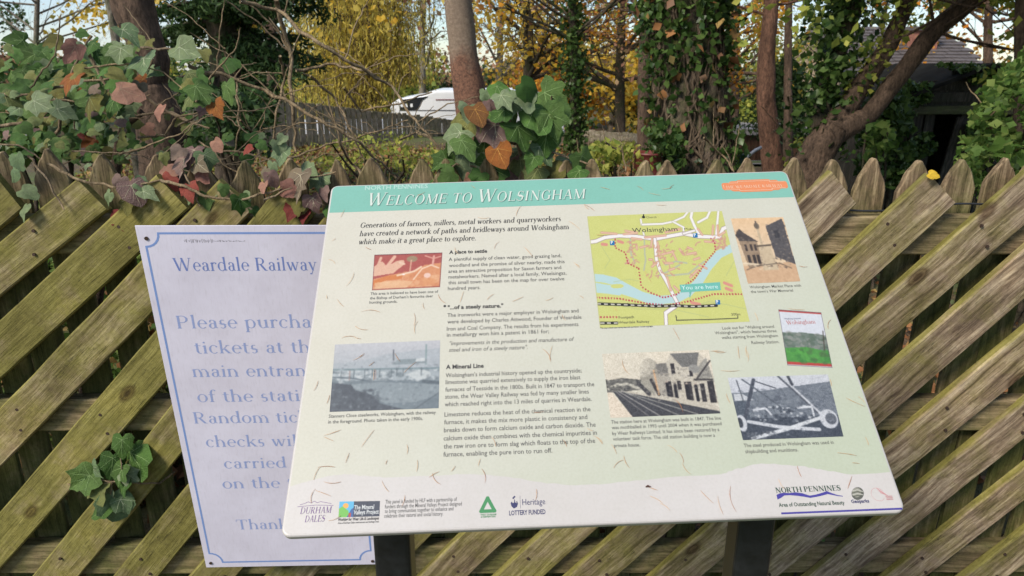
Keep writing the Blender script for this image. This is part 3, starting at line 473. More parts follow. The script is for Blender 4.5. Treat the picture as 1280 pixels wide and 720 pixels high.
def flat(name, pts, mat, y0, parent=None, **k):
    mb = MB(); mb.add([(a, -y0, b) for a, b in pts], [tuple(range(len(pts)))]); return mb.build(name, mat, parent or pan, **k)
hb = [(-.4+E1, .5350), (.4-E1, .5352)] + [p for p in rounded(-.4+E1, 0, .4-E1, PH-E1, .009)[6:18]]
flat('header_band', hb, M_teal, .0001)
# soft printed edge under the header: three thin tints
wv = []
for (a, b), (c, d) in zip(WAVE, WAVE[1:]):
    for k in range(6):
        t = k/6; wv.append((a+(c-a)*t, b+(d-b)*t + rnd.uniform(-.0008, .0008)))
wv = [(-.4+E1, wv[1][1])] + [p for p in wv if -.395 < p[0] < .39] + [(.4-E1, WAVE[-1][1])]
mb = MB(); zz = rounded(-.4+E1, E1, .4-E1, .5, .009)
low = [p for p in zz if p[1] < .1]
for (a, b), (c, d) in zip(wv, wv[1:]): mb.add([(a, -.0001, .014), (c, -.0001, .014), (c, -.0001, d), (a, -.0001, b)], [(0,1,2,3)])
right = sorted([p for p in low if p[0] > 0], key=lambda p: (p[0], p[1])); left = sorted([p for p in low if p[0] < 0], key=lambda p: (p[0], -p[1]))
pts = left + right + [(.4-E1, .014), (-.4+E1, .014)]
mb.add([(a, -.0001, b) for a, b in pts], [tuple(range(len(pts)))]); mb.build('foot_band', M_white, pan)
inks = {k: inkmat('ink_'+k, c, .1) for k, c in dict(grey=(92,92,90), dark=(62,60,60), pale=(176,214,202), title=(214,222,212), shade=(70,120,110), purple=(108,70,135), navy=(45,48,98), white=(225,228,228), green=(60,140,85), deepgreen=(30,70,55), bar=(70,62,150), orange=(228,140,92), badgetext=(235,205,178), here=(212,240,236), red=(180,70,60), lilac=(205,150,150)).items()}
STY = { # style: (part name, serif?, cap height, bold, shear, ink)
 'title': ('title_lettering', 1, .0285, 0, .22, 'title'), 'pale': ('region_lettering', 0, .0095, .025, .0, 'pale'), 'intro': ('introduction_text', 1, .0108, 0, .16, 'dark'),
 'bold': ('section_heading', 0, .0069, .03, 0, 'dark'), 'body': ('body_text', 0, .0068, .004, 0, 'grey'), 'cap': ('caption_text', 0, .0051, .004, 0, 'grey'), 'ital': ('quotation_text', 0, .0068, 0, .25, 'grey'),
 'durham': ('logo_lettering', 1, .0083, 0, .12, 'purple'), 'white': ('project_lettering', 0, .0055, .012, 0, 'white'), 'tinybold': ('strapline_text', 0, .0038, .03, 0, 'dark'), 'tiny': ('small_print', 0, .0024, .01, 0, 'dark'),
 'greencap': ('green_logo_text', 0, .0021, .02, 0, 'green'), 'navy': ('heritage_lettering', 0, .0080, .0, 0, 'navy'), 'navybold': ('lottery_lettering', 0, .0060, .02, 0, 'navy'), 'badge': ('railway_badge_lettering', 1, .0062, 0, 0, 'badgetext'),
 'pennines': ('region_logo_lettering', 1, .0070, 0, 0, 'deepgreen'), 'area': ('beauty_area_text', 0, .0050, .02, 0, 'deepgreen'), 'geo': ('parks_lettering', 0, .0044, .03, 0, 'navy'),
 'mapname': ('map_title', 0, .0094, .0, 0, 'dark'), 'maptiny': ('map_place_name', 0, .0042, 0, 0, 'dark'), 'here': ('map_marker_text', 0, .0075, .0, 0, 'here'), 'maplab': ('map_legend_text', 0, .0046, .005, 0, 'dark'), 'park': ('parking_letter', 0, .0062, .03, 0, 'white')}
blocks = {}; gid = 0; pv = None
for txt, st, u, v, wd in PTEXT:
    nm, ser, cap, bold, sh, ink = STY[st]
    if pv is None or pv[0] != st or not (0 < pv[2]-v < .016): gid += 1
    pv = (st, u, v); mb = blocks.setdefault((nm, txt) if st in ('bold','tiny','maplab','maptiny','park') else ((nm, gid) if st in ('cap', 'body') else nm), (MB(), ink))[0]
    y0 = .00045 if st in ('here', 'park', 'white') else .00033
    if ser: serif_block(mb, txt, u, v, wd, cap, y0, sh, st == 'title')
    else: sans_block(mb, txt, u, v, wd, cap, y0, bold, sh)
    if st == 'title':
        m2 = blocks.setdefault('title_shade', (MB(), 'shade'))[0]; serif_block(m2, txt, u + .0012, v - .0014, wd, cap, .0002, sh, True)
    if st == 'pennines' or st == 'intro': serif_block(mb, txt, u + (.0005 if st == 'pennines' else .00025), v, wd, cap, y0 + .00008, sh)
for nm, (mb, ink) in blocks.items(): mb.build(nm if isinstance(nm, str) else nm[0], inks[ink], pan)
mb = MB(); serif_block(mb, 'Wolsingham', .3188, .2838, .0440, .0070, .00035); o = mb.build('booklet_title', inks['red'], pan); o.rotation_euler = (0, 0, 0)
o = None; mb = MB(); sans_block(mb, 'Walking around', .3175, .2925, .0245, .0028, .00035); mb.build('booklet_subtitle', inks['navy'], pan)

# --- the seven pictures
p = Pic(240, 170, (202,204,112)); p.noise(3, 1)
p.blobs(40, (0,0,1,1), .05, [(206,208,120),(197,200,106)], .35, 3)
mx_ = lambda x, y: ((x-18-(y-70)*.115)/757.0 if False else 0, 0)
def mc(x, y):                              # map picture coordinates
    t = (y-55)/(680-55); xl = 18 + t*(90-18); xr = 775 + t*(932-775); yt = 70 - (x-18)/757*30; yb = 697 - (x-90)/842*35
    return ((x-xl)/(xr-xl), (y-yt)/(yb-yt))
mcs = lambda *a: [mc(a[i], a[i+1]) for i in range(0, len(a), 2)]
blue = (176,206,205)
p.line(mcs(60,432,110,436,180,452,250,490,330,530,420,553,520,545,590,510,650,450,700,370,760,300,835,262), blue, .05)
p.line(mcs(62,480,130,492,220,500,290,522,360,548,430,560), blue, .05); p.line(mcs(60,500,130,505,200,515), blue, .03)
p.ell(*mc(190,478), .045, .02, (202,204,112))
for l in [(100,250,130,300,150,330,120,380),(560,600,700,560,800,575,920,600),(170,455,260,440,310,450),(800,420,850,330),(90,560,300,600,500,600,700,640),(30,300,60,330)]: p.line(mcs(*l), (170,180,120), .004, .7)
g_ = (150,155,135)
for l in [(340,190,345,300,350,330,340,390),(262,200,268,300,290,350),(460,360,520,340,580,350),(470,420,590,410,640,370,680,340),(420,420,470,400,540,360)]: p.line(mcs(*l), (178,182,150), .011)
W_ = (232,226,222); ed = (150,130,120)
for l, wd in [((320,90,325,122),.012),((330,122,440,118,500,105,560,75,585,40),.012),((500,105,560,140,560,180),.012),((605,40,600,80,620,130,650,190),.018),((705,40,690,80,640,110),.014),((752,40,748,110,742,195),.014),((335,170,342,200),.01)]:
    p.line(mcs(*l), (170,170,130), wd+.006); p.line(mcs(*l), W_, wd)
for l, wd in [((30,228,70,222,120,200,200,190,300,195,400,210,470,195,560,178,640,195,760,200,780,150,800,140),.022),((400,210,410,330,430,390,470,460,530,575),.020),((560,178,620,160),.014),((530,575,460,620,462,680),.02)]:
    p.line(mcs(*l), ed, wd+.007); p.line(mcs(*l), W_, wd)
br = (202,150,125); bo = (222,180,150)
for bx in [(100,170,185,178),(235,160,300,172,225,180),(270,205,325,212),(345,200,460,188),(460,170,540,150),(640,150,665,185),(725,130,722,185),(750,130,755,190),(415,230,430,320),(380,250,385,210),(440,300,500,285,520,330),(455,350,500,350),(540,270,560,300),(580,300,630,290),(585,260,610,270),(620,330,650,320),(510,480,530,500),(470,430,490,500),(480,390,510,380),(385,370,410,350),(370,330,385,330),(320,260,360,250),(300,270,300,250),(250,330,255,350),(650,360,690,380),(600,430,640,390),(680,225,740,230),(760,190,790,170)]:
    p.line(mcs(*bx), br, .016); p.line(mcs(*bx), bo, .008)
gg = random.Random(4)
for _ in range(110):
    x, y = gg.choice([(gg.uniform(245,300),gg.uniform(215,350)),(gg.uniform(360,470),gg.uniform(240,430)),(gg.uniform(440,660),gg.uniform(220,420)),(gg.uniform(730,800),gg.uniform(190,260))]); a = gg.uniform(0,3.1)
    p.line(mcs(x, y, x+15*math.cos(a), y+15*math.sin(a)), br, .009, .9)
for l in [(790,460,830,475),(800,490,830,500),(605,565,650,575),(195,222,220,230),(105,240,130,242)]: p.line(mcs(*l), (215,140,120), .02)
rd = (188,60,78)
for l in [(178,210,178,260,235,290,250,350,310,380,325,480,380,515,450,540,530,520,560,480,620,440,690,340,740,280,735,230,710,205),(70,540,200,545,350,570,470,580,560,565,640,545,730,520,890,520),(95,642,185,642)]: p.line(mcs(*l), rd, .010, 1, .020)
for l in [(78,573,250,578,400,585,520,582,620,586,745,580),(95,673,188,672)]: p.line(mcs(*l), (40,38,36), .017); p.line(mcs(*l), (215,210,190), .007, 1, .045)
p.line(mcs(520,640,520,657,700,652,862,645,862,632), (60,60,50), .005); p.ell(*mc(335,76), .012, .012, (30,30,25)); p.line(mcs(335,60,335,78),(30,30,25),.008)
p.poly(mcs(590,485,612,485,596,550), (105,180,165))
p.line([(0.003,0),(0.003,1)], (190,190,120), .004)
place_pic('map', p, PQ['map'], .00018, pan, .88)
flat('map_marker', PQ['herebox'][::-1], inkmat('ink_marker', (108,182,168)), .0003)
M_pk = inkmat('ink_parking_blue', (28,110,165))
for k in 'ABC': flat('parking_symbol', PQ['park'+k][::-1], M_pk, .0003)

p = Pic(120, 70, (182,78,68)); p.noise(1.3, 2); p.poly([(0,.7),(.3,.58),(.6,.55),(.75,.35),(1,.3),(1,1),(0,1)], (222,140,88)); p.blobs(50, (0,.55,1,1), .05, [(228,150,90),(235,175,125),(215,125,75)], .5, 1)
p.poly([(0,.35),(.12,.2),(.2,.35),(.34,.2),(.44,.18),(.46,.3),(.36,.45),(.3,.55),(0,.62)], (226,172,140)); p.line([(.05,.4),(.1,.1)], (225,170,140), .04); p.line([(.2,.35),(.3,.08)], (228,172,142), .05); p.line([(.38,.25),(.45,.3)], (232,190,160), .03)
p.line([(.02,.8),(.2,.68),(.4,.66)], (222,122,55), .07); p.ell(.56,.16,.08,.09,(160,130,95)); p.line([(.55,.2),(.54,.5)],(222,160,130),.02); p.line([(.36,.62),(.6,.52),(.7,.4)], (236,196,160), .03)
p.line([(.6,.75),(.72,.45),(.85,.36),(.96,.45)],(238,200,168),.02); p.line([(.88,.1),(.87,.34)],(226,160,140),.03); p.line([(.75,.08),(.88,.17),(1,.1)],(224,150,130),.02); p.ell(.8,.65,.05,.07,(235,190,170)); p.ell(.45,.6,.02,.02,(240,230,225)); p.poly([(.03,.8),(.3,.75),(.6,.8),(.5,.98),(.05,.98)], (236,190,140), .6)
p.line([(.0,.01),(1,.01)],(110,60,70),.012);p.line([(.0,.98),(1,.98)],(150,70,70),.012);p.line([(.003,.0),(.003,1)],(150,80,80),.012);p.line([(.995,0),(.995,1)],(150,80,80),.012)
p.noise(3.0, 5, 2); p.blur(1); p.noise(1.0, 15); place_pic('hunting_picture', p, PQ['hunt'], .00018, pan, .8)

p = Pic(180, 115, (170,178,184)); p.grad(0, .45, (186,186,192), (160,170,178)); p.poly([(0,.3),(.3,.26),(.5,.18),(.8,.14),(1,.12),(1,.5),(0,.5)], (158,170,178), .7)
p.poly([(0,.42),(.5,.43),(1,.45),(1,1),(0,1)], (150,165,172)); p.poly([(0,.55),(1,.6),(1,1),(0,1)], (104,124,136)); p.poly([(.1,.62),(.45,.6),(1,.66),(1,.8),(.8,.9),(.5,.9),(.3,.75)], (132,150,158), .8)
p.poly([(0,.58),(.18,.62),(.22,.7),(.38,.78),(.45,.9),(.68,1),(0,1)], (70,82,98)); p.blobs(80, (0,.7,.45,1), .02, [(60,72,88),(84,98,112)], .5, 3)
p.blobs(120, (.0,.42,1,.6), .018, [(200,206,205),(95,115,125),(185,195,196),(110,128,138)], .6, 2); p.ell(.82,.51,.1,.07,(190,198,196),.8)
p.line([(0,.385),(1,.42)], (95,130,138), .01); p.line([(0,.40),(1,.435)], (110,140,148), .006); p.line([(.0,.5),(.2,.53),(.35,.58)], (80,100,115), .01); p.line([(.56,.12),(.565,.28)], (75,85,98), .01); p.line([(.87,.06),(.87,.36)], (110,150,150), .012); p.poly([(.6,.27),(.88,.27),(.88,.34),(.55,.35)], (125,145,152)); p.poly([(.78,.27),(.86,.26),(.86,.31),(.77,.31)],(190,196,196))
for x in (.08,.2,.3,.37,.44,.55,.6,.66,.83): p.line([(x,.41),(x,.52)], (85,105,115), .008)
for x in (.16,.4): p.line([(x,.42),(x,.55)], (170,130,120), .01)
p.line([(.78,1),(1,.78)], (80,95,108), .008); p.line([(.85,.61),(1,.64)], (80,98,112), .03); p.blobs(160, (0,.3,1,1), .014, [(84,98,112),(170,180,186),(120,136,146)], .3, 35); p.noise(3.3, 9, 3); p.blur(1); p.noise(2.7, 19, 2); p.blur(1); p.noise(1.1, 10); place_pic('steelworks_picture', p, PQ['steel'], .00018, pan, .55)

p = Pic(90, 110, (216,190,156)); p.grad(0, .6, (222,188,148), (214,190,160)); p.poly([(0,.75),(1,.7),(1,1),(0,1)], (200,165,130)); p.poly([(.02,.22),(.1,.17),(.15,.25),(.38,.38),(.4,.75),(.1,.78)], (150,128,105)); p.poly([(0,.27),(.1,.17),(.18,.24),(.4,.38),(.05,.36)], (78,70,66))
for x in (.12,.22,.3): p.poly([(x,.42),(x+.05,.42),(x+.05,.52),(x,.52)], (70,60,55)); p.poly([(x,.58),(x+.06,.58),(x+.06,.72),(x,.72)], (60,52,48))
p.poly([(.62,.14),(.97,.02),(1,.75),(.66,.62)], (84,80,80)); p.blobs(60, (.64,.1,1,.7), .02, [(70,66,68),(104,98,96)], .6, 4); p.poly([(.74,.22),(.84,.2),(.84,.33),(.74,.34)], (60,58,60))
p.line([(.45,.1),(.46,.5)], (190,170,140), .045); p.ell(.45,.13,.05,.05,(110,98,84)); p.line([(.45,.06),(.45,.15)],(100,90,80),.03); p.poly([(.38,.43),(.6,.42),(.66,.82),(.36,.82)], (196,176,146)); p.line([(.36,.45),(.62,.44)],(90,78,66),.03); p.line([(.02,.7),(.3,.73)],(225,205,175),.03); p.line([(.05,.8),(.25,.75),(.7,.72),(.9,.8)],(90,78,66),.02,.7)
p.blobs(20,(.1,.68,.95,.8),.02,[(80,68,60),(220,200,172)],.6,6); p.blobs(120, (0,.2,1,.8), .015, [(90,80,74),(206,180,150),(140,120,100)], .3, 33); p.noise(3.9, 3, 3); p.noise(2.7, 13, 2); p.blur(1); p.noise(1.3, 5); place_pic('market_place_picture', p, PQ['market'], .00018, pan)

p = Pic(170, 110, (206,200,182)); p.grad(0, .45, (214,204,184), (205,196,178)); p.poly([(0,.44),(.15,.4),(.33,.44),(.3,.6),(0,.62)], (100,98,92)); p.line([(.02,.56),(.1,.5),(.2,.5),(.3,.58)], (185,180,165), .03)
p.ell(.42,.38,.1,.28,(120,116,106),.6); p.poly([(.48,.2),(.62,.18),(.64,.5),(.5,.5)], (120,116,110)); p.poly([(.44,.35),(.6,.35),(.64,.75),(.47,.72)], (165,158,145)); p.poly([(.58,.18),(.63,.05),(.9,.05),(.97,.2),(1,.86),(.62,.8)], (190,182,166)); p.poly([(.63,.04),(.9,.04),(.86,.26),(.72,.26)], (112,110,106)); p.poly([(.88,.25),(.96,.12),(.99,.45),(.84,.48)], (150,146,136)); p.line([(.83,.48),(.99,.18)], (60,56,56), .015); p.ell(.83,.3,.05,.07,(140,138,132)); p.line([(.82,.47),(.98,.48)],(70,66,64),.02)
for x0, y0, x1, y1 in [(.62,.2,.655,.36),(.655,.48,.69,.62),(.545,.48,.6,.74),(.72,.5,.78,.8),(.86,.54,.9,.82),(.93,.5,.99,.84),(.785,.33,.81,.42)]: p.poly([(x0,y0),(x1,y0),(x1,y1),(x0,y1)], (50,46,48))
for x, y in [(.56,.62),(.63,.64),(.74,.66),(.82,.67)]: p.ell(x, y-.13, .012, .02, (175,160,145)); p.line([(x,y-.1),(x,y+.12)], (32,30,34), .03)
p.poly([(.15,.6),(.4,.66),(.97,.86),(1,.92),(1,.98),(.6,.82),(.2,.64)], (190,182,166)); p.poly([(.05,.6),(.16,.62),(1,.97),(1,1),(.2,1)], (64,64,68)); p.line([(.1,.6),(.45,1)],(170,166,160),.008); p.line([(.13,.6),(.62,1)],(150,148,142),.008); p.line([(.16,.62),(.8,1)],(160,158,150),.008); p.line([(.08,.61),(.35,1)],(150,146,140),.006)
p.line([(.3,.5),(.38,.66)],(60,58,60),.04); p.line([(.42,.45),(.47,.68)],(55,50,50),.03); p.poly([(0,.62),(.04,.62),(.2,1),(0,1)], (214,200,180)); p.line([(.455,.3),(.47,.68)],(200,160,120),.015); p.blobs(150, (.28,.22,1,.8), .012, [(60,58,60),(196,188,172),(120,116,110),(90,88,86)], .35, 31); p.blobs(60, (0,.42,.34,.6), .014, [(60,60,60),(150,146,138)], .45, 32); p.grad(0,.0,(0,0,0),(0,0,0)); [p.ell(.12+.05*k, .16, .16, .24, (208,200,182), .35) for k in range(5)]; p.noise(4.5, 4, 3); p.noise(3.6, 14, 2); p.blur(1); p.noise(9,5); place_pic('station_picture', p, PQ['station'], .00018, pan)

p = Pic(170, 110, (120,126,134)); p.grad(0, .25, (196,198,202), (190,192,198)); p.poly([(0,.27),(.42,.22),(.5,.2),(1,.12),(1,.75),(0,.75)], (112,118,126)); p.blobs(150, (0,.2,1,.7), .02, [(98,104,114),(130,136,142),(84,90,100)], .5, 7); p.poly([(0,.4),(.12,.38),(.13,.75),(0,.75)], (80,88,98)); p.poly([(.02,.27),(.1,.27),(.2,.38),(.02,.38)],(190,192,195)); p.poly([(0,.68),(1,.66),(1,1),(0,1)], (66,72,82))
p.blobs(120, (.15,.5,.8,.78), .016, [(50,56,66),(200,202,204),(90,96,106),(60,66,76)], .7, 8)
for l in [(.08,.65,.25,.05),]: p.line([(l[0],l[1]),(l[2],l[3])], (70,74,84), .035)
p.line([(.52,.0),(.82,.62)], (190,192,196), .03); p.line([(.5,.0),(.8,.62)], (84,88,96), .02); p.line([(.14,.04),(.45,.5)], (84,90,98), .016); p.line([(.27,.08),(.45,.2)],(50,54,62),.01); p.line([(.6,.02),(.62,.15)],(70,74,82),.03); p.line([(.08,.05),(.1,.4)],(90,94,100),.012)
p.line([(.1,.72),(.4,.82),(.78,.88)], (196,198,202), .035); p.line([(.1,.98),(.45,.86),(.82,.7)], (204,206,208), .035); p.ell(.9,.72,.09,.15,(190,192,196)); p.ell(.92,.72,.055,.09,(96,100,108)); p.ell(.03,.74,.05,.13,(190,192,196)); p.ell(.015,.73,.028,.08,(60,64,72))
p.line([(.18,.54),(.3,.52),(.34,.62)],(200,202,206),.02); p.line([(.62,.53),(.76,.52),(.76,.66)],(205,207,210),.02); p.blobs(30,(.05,.88,.35,1),.015,[(60,64,72),(110,114,120)],.6,9); p.blobs(160, (.05,.2,1,1), .012, [(70,76,86),(170,174,180),(100,106,116)], .35, 34); p.noise(4.5, 6, 3); p.noise(3.6, 16, 2); p.blur(1); p.noise(9,7); place_pic('forge_picture', p, PQ['forge'], .00018, pan)

p = Pic(80, 105, (205,208,214)); p.poly([(0,0),(1,0),(1,.035),(0,.035)], (178,70,62)); p.poly([(0,.93),(1,.93),(1,.985),(0,.985)], (178,66,60)); p.poly([(0,.42),(.5,.4),(1,.43),(1,.93),(0,.93)], (110,122,112)); p.blobs(90, (0,.42,1,.68), .05, [(96,110,96),(128,132,124),(84,100,84),(146,146,140)], .6, 3); p.poly([(0,.7),(.5,.66),(1,.72),(1,.93),(0,.93)], (78,142,66)); p.blobs(40, (0,.7,1,.93), .06, [(88,160,70),(60,120,56),(74,100,62)], .5, 5); p.line([(.95,.35),(.9,.7)],(70,60,50),.02); p.line([(0,.005),(1,.005),(1,1),(0,1),(0,0)], (110,100,110), .02); p.noise(3.6, 8, 2); p.blur(1); p.noise(1.0, 18)
place_pic('booklet_picture', p, PQ['booklet'], .00018, pan)

p = Pic(120, 50, (52,60,78)); p.poly([(0,0),(.36,0),(.36,1),(0,1)], (86,176,216)); p.ell(.16,.28,.07,.17,(238,170,80)); p.poly([(0,.45),(.08,.3),(.24,.6),(.24,1),(0,1)], (110,184,76)); p.poly([(.2,1),(.3,.5),(.36,.4),(.36,1)], (40,90,150)); p.poly([(.24,.75),(.3,.72),(.3,1),(.24,1)], (170,60,60)); p.line([(.69,.05),(.69,.4)],(30,34,46),.01); place_pic('project_logo', p, PQ['valleys'], .00022, pan)
# badge, triangle, hand, globe, wave, bars
q = PQ['badge']; cx = sum(a for a, _ in q)/4; cz = sum(b for _, b in q)/4
mb = MB()
for hw, hh, yy in ((.057, .0085, .0002), (.044, .0118, .00022), (.032, .0140, .00024)):
    pts = rounded(cx-hw, cz-hh, cx+hw, cz+hh, hh*.55); mb.add([(a, -yy, b) for a, b in pts], [tuple(range(len(pts)))])
mb.build('railway_badge', inks['orange'], pan)
def stroke(mb, pts, wd, y0, closed=False):
    P = [Vector((a, b)) for a, b in pts]; n = len(P)
    for i in range(n if closed else n-1):
        a, b = P[i], P[(i+1) % n]; d = (b-a).normalized()*wd/2; nn = Vector((-d.y, d.x)); a = a - d*.8; b = b + d*.8; y = y0 + (i % 5)*1e-5
        mb.add([(a.x-nn.x,-y,a.y-nn.y),(b.x-nn.x,-y,b.y-nn.y),(b.x+nn.x,-y,b.y+nn.y),(a.x+nn.x,-y,a.y+nn.y)], [(0,1,2,3)])
mb = MB(); stroke(mb, [(cx-.054,cz-.004),(cx-.054,cz+.004)], .0007, .0004)
stroke(mb, [(cx-.045,cz+.0075),(cx-.028,cz+.0075),(cx-.028,cz+.0105),(cx+.028,cz+.0105),(cx+.028,cz+.0075),(cx+.052,cz+.0065)], .0007, .0004)
stroke(mb, [(cx-.052,cz-.0065),(cx-.028,cz-.0075),(cx-.028,cz-.0105),(cx+.028,cz-.0105),(cx+.028,cz-.0075),(cx+.052,cz-.0065)], .0007, .0004); mb.build('badge_outline', inks['badgetext'], pan)
t3 = PQ['tri']; mb = MB(); g3 = Vector((sum(a for a, _ in t3)/3, sum(b for _, b in t3)/3)); stroke(mb, [tuple(g3+(Vector(v)-g3)*.72) for v in t3], .0045, .0002, True); mb.build('triangle_logo', inks['green'], pan)
q = PQ['hand']; x0, z0 = q[3][0], q[3][1]; mb = MB()
pts = [(.000,.007),(.001,.003),(.004,.0),(.008,.002),(.0095,.006),(.0085,.0095),(.0075,.0095),(.0078,.007),(.006,.008),(.0055,.012),(.0048,.012),(.0045,.008),(.003,.007),(.0015,.0095)]
mb.add([(x0+a,-.0002,z0+b) for a, b in pts], [tuple(range(len(pts)))]); stroke(mb, [(x0+.0035,z0+.0135),(x0+.0055,z0+.0155)], .002, .0002); stroke(mb, [(x0+.0125,z0),(x0+.0125,z0+.016)], .0004, .0002); mb.build('crossed_fingers_logo', inks['navy'], pan)
q = PQ['geo']; p = Pic(40, 40, (212,207,203)); p.ell(.5,.5,.48,.5,(96,96,88)); p.ell(.42,.42,.36,.38,(150,148,134)); [p.line([(.1,.3+k*.15),(.5,.2+k*.15),(.9,.35+k*.12)], (84,86,74) if k % 2 else (196,194,182), .06) for k in range(4)]; p.poly([(0,0),(.12,0),(0,.2)], (212,207,203)); place_pic('globe_logo', p, [(a, b) for a, b in q], .0002, pan)
q = PQ['pink']; cx, cz = (q[0][0]+q[2][0])/2-.002, (q[0][1]+q[2][1])/2; mb = MB(); stroke(mb, [(cx+.0085*math.cos(R(a)), cz+.0085*math.sin(R(a))) for a in range(20, 330, 20)], .0004, .0002)
for k in range(4): stroke(mb, [(cx+.001+k*.001, cz+.008-k*.002),(cx+.009+k*.001, cz+.001-k*.001)], .0008, .0002+k*2e-5)
for k in range(3): stroke(mb, [(cx+.009, cz-.003-k*.002),(cx+.017, cz-.003-k*.002)], .0010, .0009)
mb.build('pink_circle_logo', inks['lilac'], pan)
wz = [(0,.004,.010),(.06,.006,.012),(.12,.009,.0125),(.2,.009,.0118),(.3,.008,.0125),(.4,.0065,.0110),(.5,.0045,.0075),(.6,.0055,.0085),(.7,.007,.0105),(.78,.0085,.0125),(.85,.007,.0095),(.92,.0055,.0070),(1,.0045,.0055)]
a, b = PQ['wave']; X = lambda t: a[0]+(b[0]-a[0])*t; zb = a[1]-.0025; pts = [(X(t), zb+lo) for t, lo, hi in wz]+[(X(t), zb+hi) for t, lo, hi in reversed(wz)]
pts = [(x, z-.001) for x, z in pts]; mb = MB(); nw = len(wz)
for i in range(nw-1): mb.add([(pts[i][0],-.0002,pts[i][1]),(pts[i+1][0],-.0002,pts[i+1][1]),(pts[2*nw-2-i][0],-.0002,pts[2*nw-2-i][1]),(pts[2*nw-1-i][0],-.0002,pts[2*nw-1-i][1])], [(0,1,2,3)])
mb.build('wavy_line_logo', inks['bar'], pan)
flat('blue_line', [(.2392,.0036),(.3955,.0036),(.3955,.0060),(.2392,.0060)], inks['bar'], .0002)
a, b = PQ['durh']; mb = MB(); stroke(mb, [(a[0]+(b[0]-a[0])*t, a[1]+.001+.0035*h_) for t, h_ in [(0,0),(.15,.4),(.25,1),(.35,.5),(.45,1.1),(.55,.5),(.65,.9),(.8,.5),(1,0)]], .0006, .0002); stroke(mb, [(a[0]-.003,a[1]-.0015),(a[0]+.02,a[1]-.0002),(b[0]+.003,b[1]-.002)], .0006, .0002); mb.build('hills_logo', inks['purple'], pan)
u, v = PQ['dot'][0]; mb = MB(); mb.add([(u+.0022*math.cos(R(t)),-.0003,v+.0022*math.sin(R(t))) for t in range(0,360,45)], [tuple(range(8))]); mb.build('black_spot', inks['dark'], pan)
# posts under the panel
for px, lab in ((494, 'post'), (934, 'post')):
    P = at(px, 690, .90); mb = MB()
    mb.box((P.x-.0275, .873, 0), (P.x+.0275, .927, 1.108))
    o = mb.build('post', M_blackmetal, None); bevel(o, .007, 3); o.parent = pan; o.matrix_parent_inverse = Matrix.Identity(4)
    pmw = Matrix.Translation(PT) @ Euler(PR).to_matrix().to_4x4(); o.matrix_parent_inverse = pmw.inverted()
mb = MB(); mb.box((-.30, .0145, .12), (.33, .022, .30)); mb.build('backing_plate', M_blackmetal, pan)
# dry needles lying on the print
M_needle = leafmat('dry_needle', [(.34,.13,.045), (.46,.23,.09), (.42,.22,.10), (.54,.34,.18)], rough=.6, trans=0)
pmw = Matrix.Translation(PT) @ Euler(PR).to_matrix().to_4x4()
extra = []
gq = random.Random(11)
AREAS = [('over the steelworks picture', -.36,-.203,.169,.278), ('over the orange hunting picture', -.314,-.203,.373,.443), ('over the yellow town map', .037,.267,.29,.51), ('over the station picture', .035,.19,.144,.246), ('over the forge picture', .211,.356,.104,.199),
 ('over the market place picture', .277,.366,.36,.493), ('on the teal header band', -.4,.4,.535,.6), ('in the introduction lines', -.345,.01,.46,.52), ('left of the hunting picture', -.4,-.314,.34,.5), ('between the hunting and steelworks pictures', -.4,-.2,.278,.373), ('left of the steelworks picture', -.4,-.36,.15,.29),
 ('across the place to settle text', -.2,0,.36,.45), ('across the steely nature text', -.2,0,.25,.36), ('across the mineral line text', -.2,0,.09,.25), ('below the steelworks caption', -.4,-.2,.085,.169), ('around the purple hills logo', -.4,-.33,0,.085), ('around the project logo', -.33,-.24,0,.085), ('above the white band, middle', -.24,.03,.05,.12), ('on the white band, middle', -.24,.24,0,.05),
 ('below the station caption', .0,.22,.05,.12), ('between the text and the station picture', 0,.036,.12,.3), ('by the station caption', .03,.2,.1,.145), ('above the station picture', .03,.2,.246,.29), ('between the station and forge pictures', .19,.212,.1,.25), ('above the forge picture', .2,.3,.2,.3), ('around the booklet picture', .29,.4,.2,.33), ('right of the forge picture', .35,.4,.1,.2), ('right of the market place picture', .36,.4,.33,.53), ('between the map and the market place picture', .26,.28,.3,.53), ('under the market place caption', .26,.36,.3,.36), ('between the heading and the pictures at right', .03,.4,.49,.535), ('by the forge caption', .2,.4,.08,.105), ('on the lower right green area', .22,.4,.06,.08), ('around the right hand logos', .24,.4,0,.06)]
def needle_label(u, v, L, an):
    for nm_, x0, x1, z0, z1 in AREAS:
        if x0 <= u <= x1 and z0 <= v <= z1: break
    else: nm_ = 'on the plain part of the board'
    return '%s brown needle lying %s %s' % ('long thin' if L > .026 else ('tiny' if L < .0145 else 'short thin'), 'level' if an < 20 or an > 160 else ('upright' if 70 < an < 110 else ('leaning right' if an <= 70 else 'leaning left')), nm_)
for i, (a, b, c, d) in enumerate(NEEDLES + extra):
    L = math.hypot(c-a, d-b)
    if not (-.395 < a < .395 and .002 < b < .59 and -.395 < c < .395 and .002 < d < .59): continue
    dx, dz = (c-a)/L, (d-b)/L; bow = gq.uniform(-.14, .14)*L; mb = MB(); pts = []
    for k in range(7):
        t = k/6; q_ = bow*4*t*(1-t); pts.append((L*(t-.5), -.0001 - .0003*math.sin(t*3), q_))
    mb.tube(pts, [gq.uniform(.00022,.00036)*(1-.6*abs(2*k/6-1)**3) for k in range(7)], 4)
    o = mb.build('pine_needle', M_needle, None, label=needle_label((a+c)/2, (b+d)/2, L, math.degrees(math.atan2(d-b, c-a)) % 180), cat='pine needle', group='dry brown needles scattered over the information board')
    o.matrix_world = pmw @ Matrix.Translation(((a+c)/2, -.0009, (b+d)/2)) @ Matrix.Rotation(-math.atan2(dz, dx), 4, 'Y')
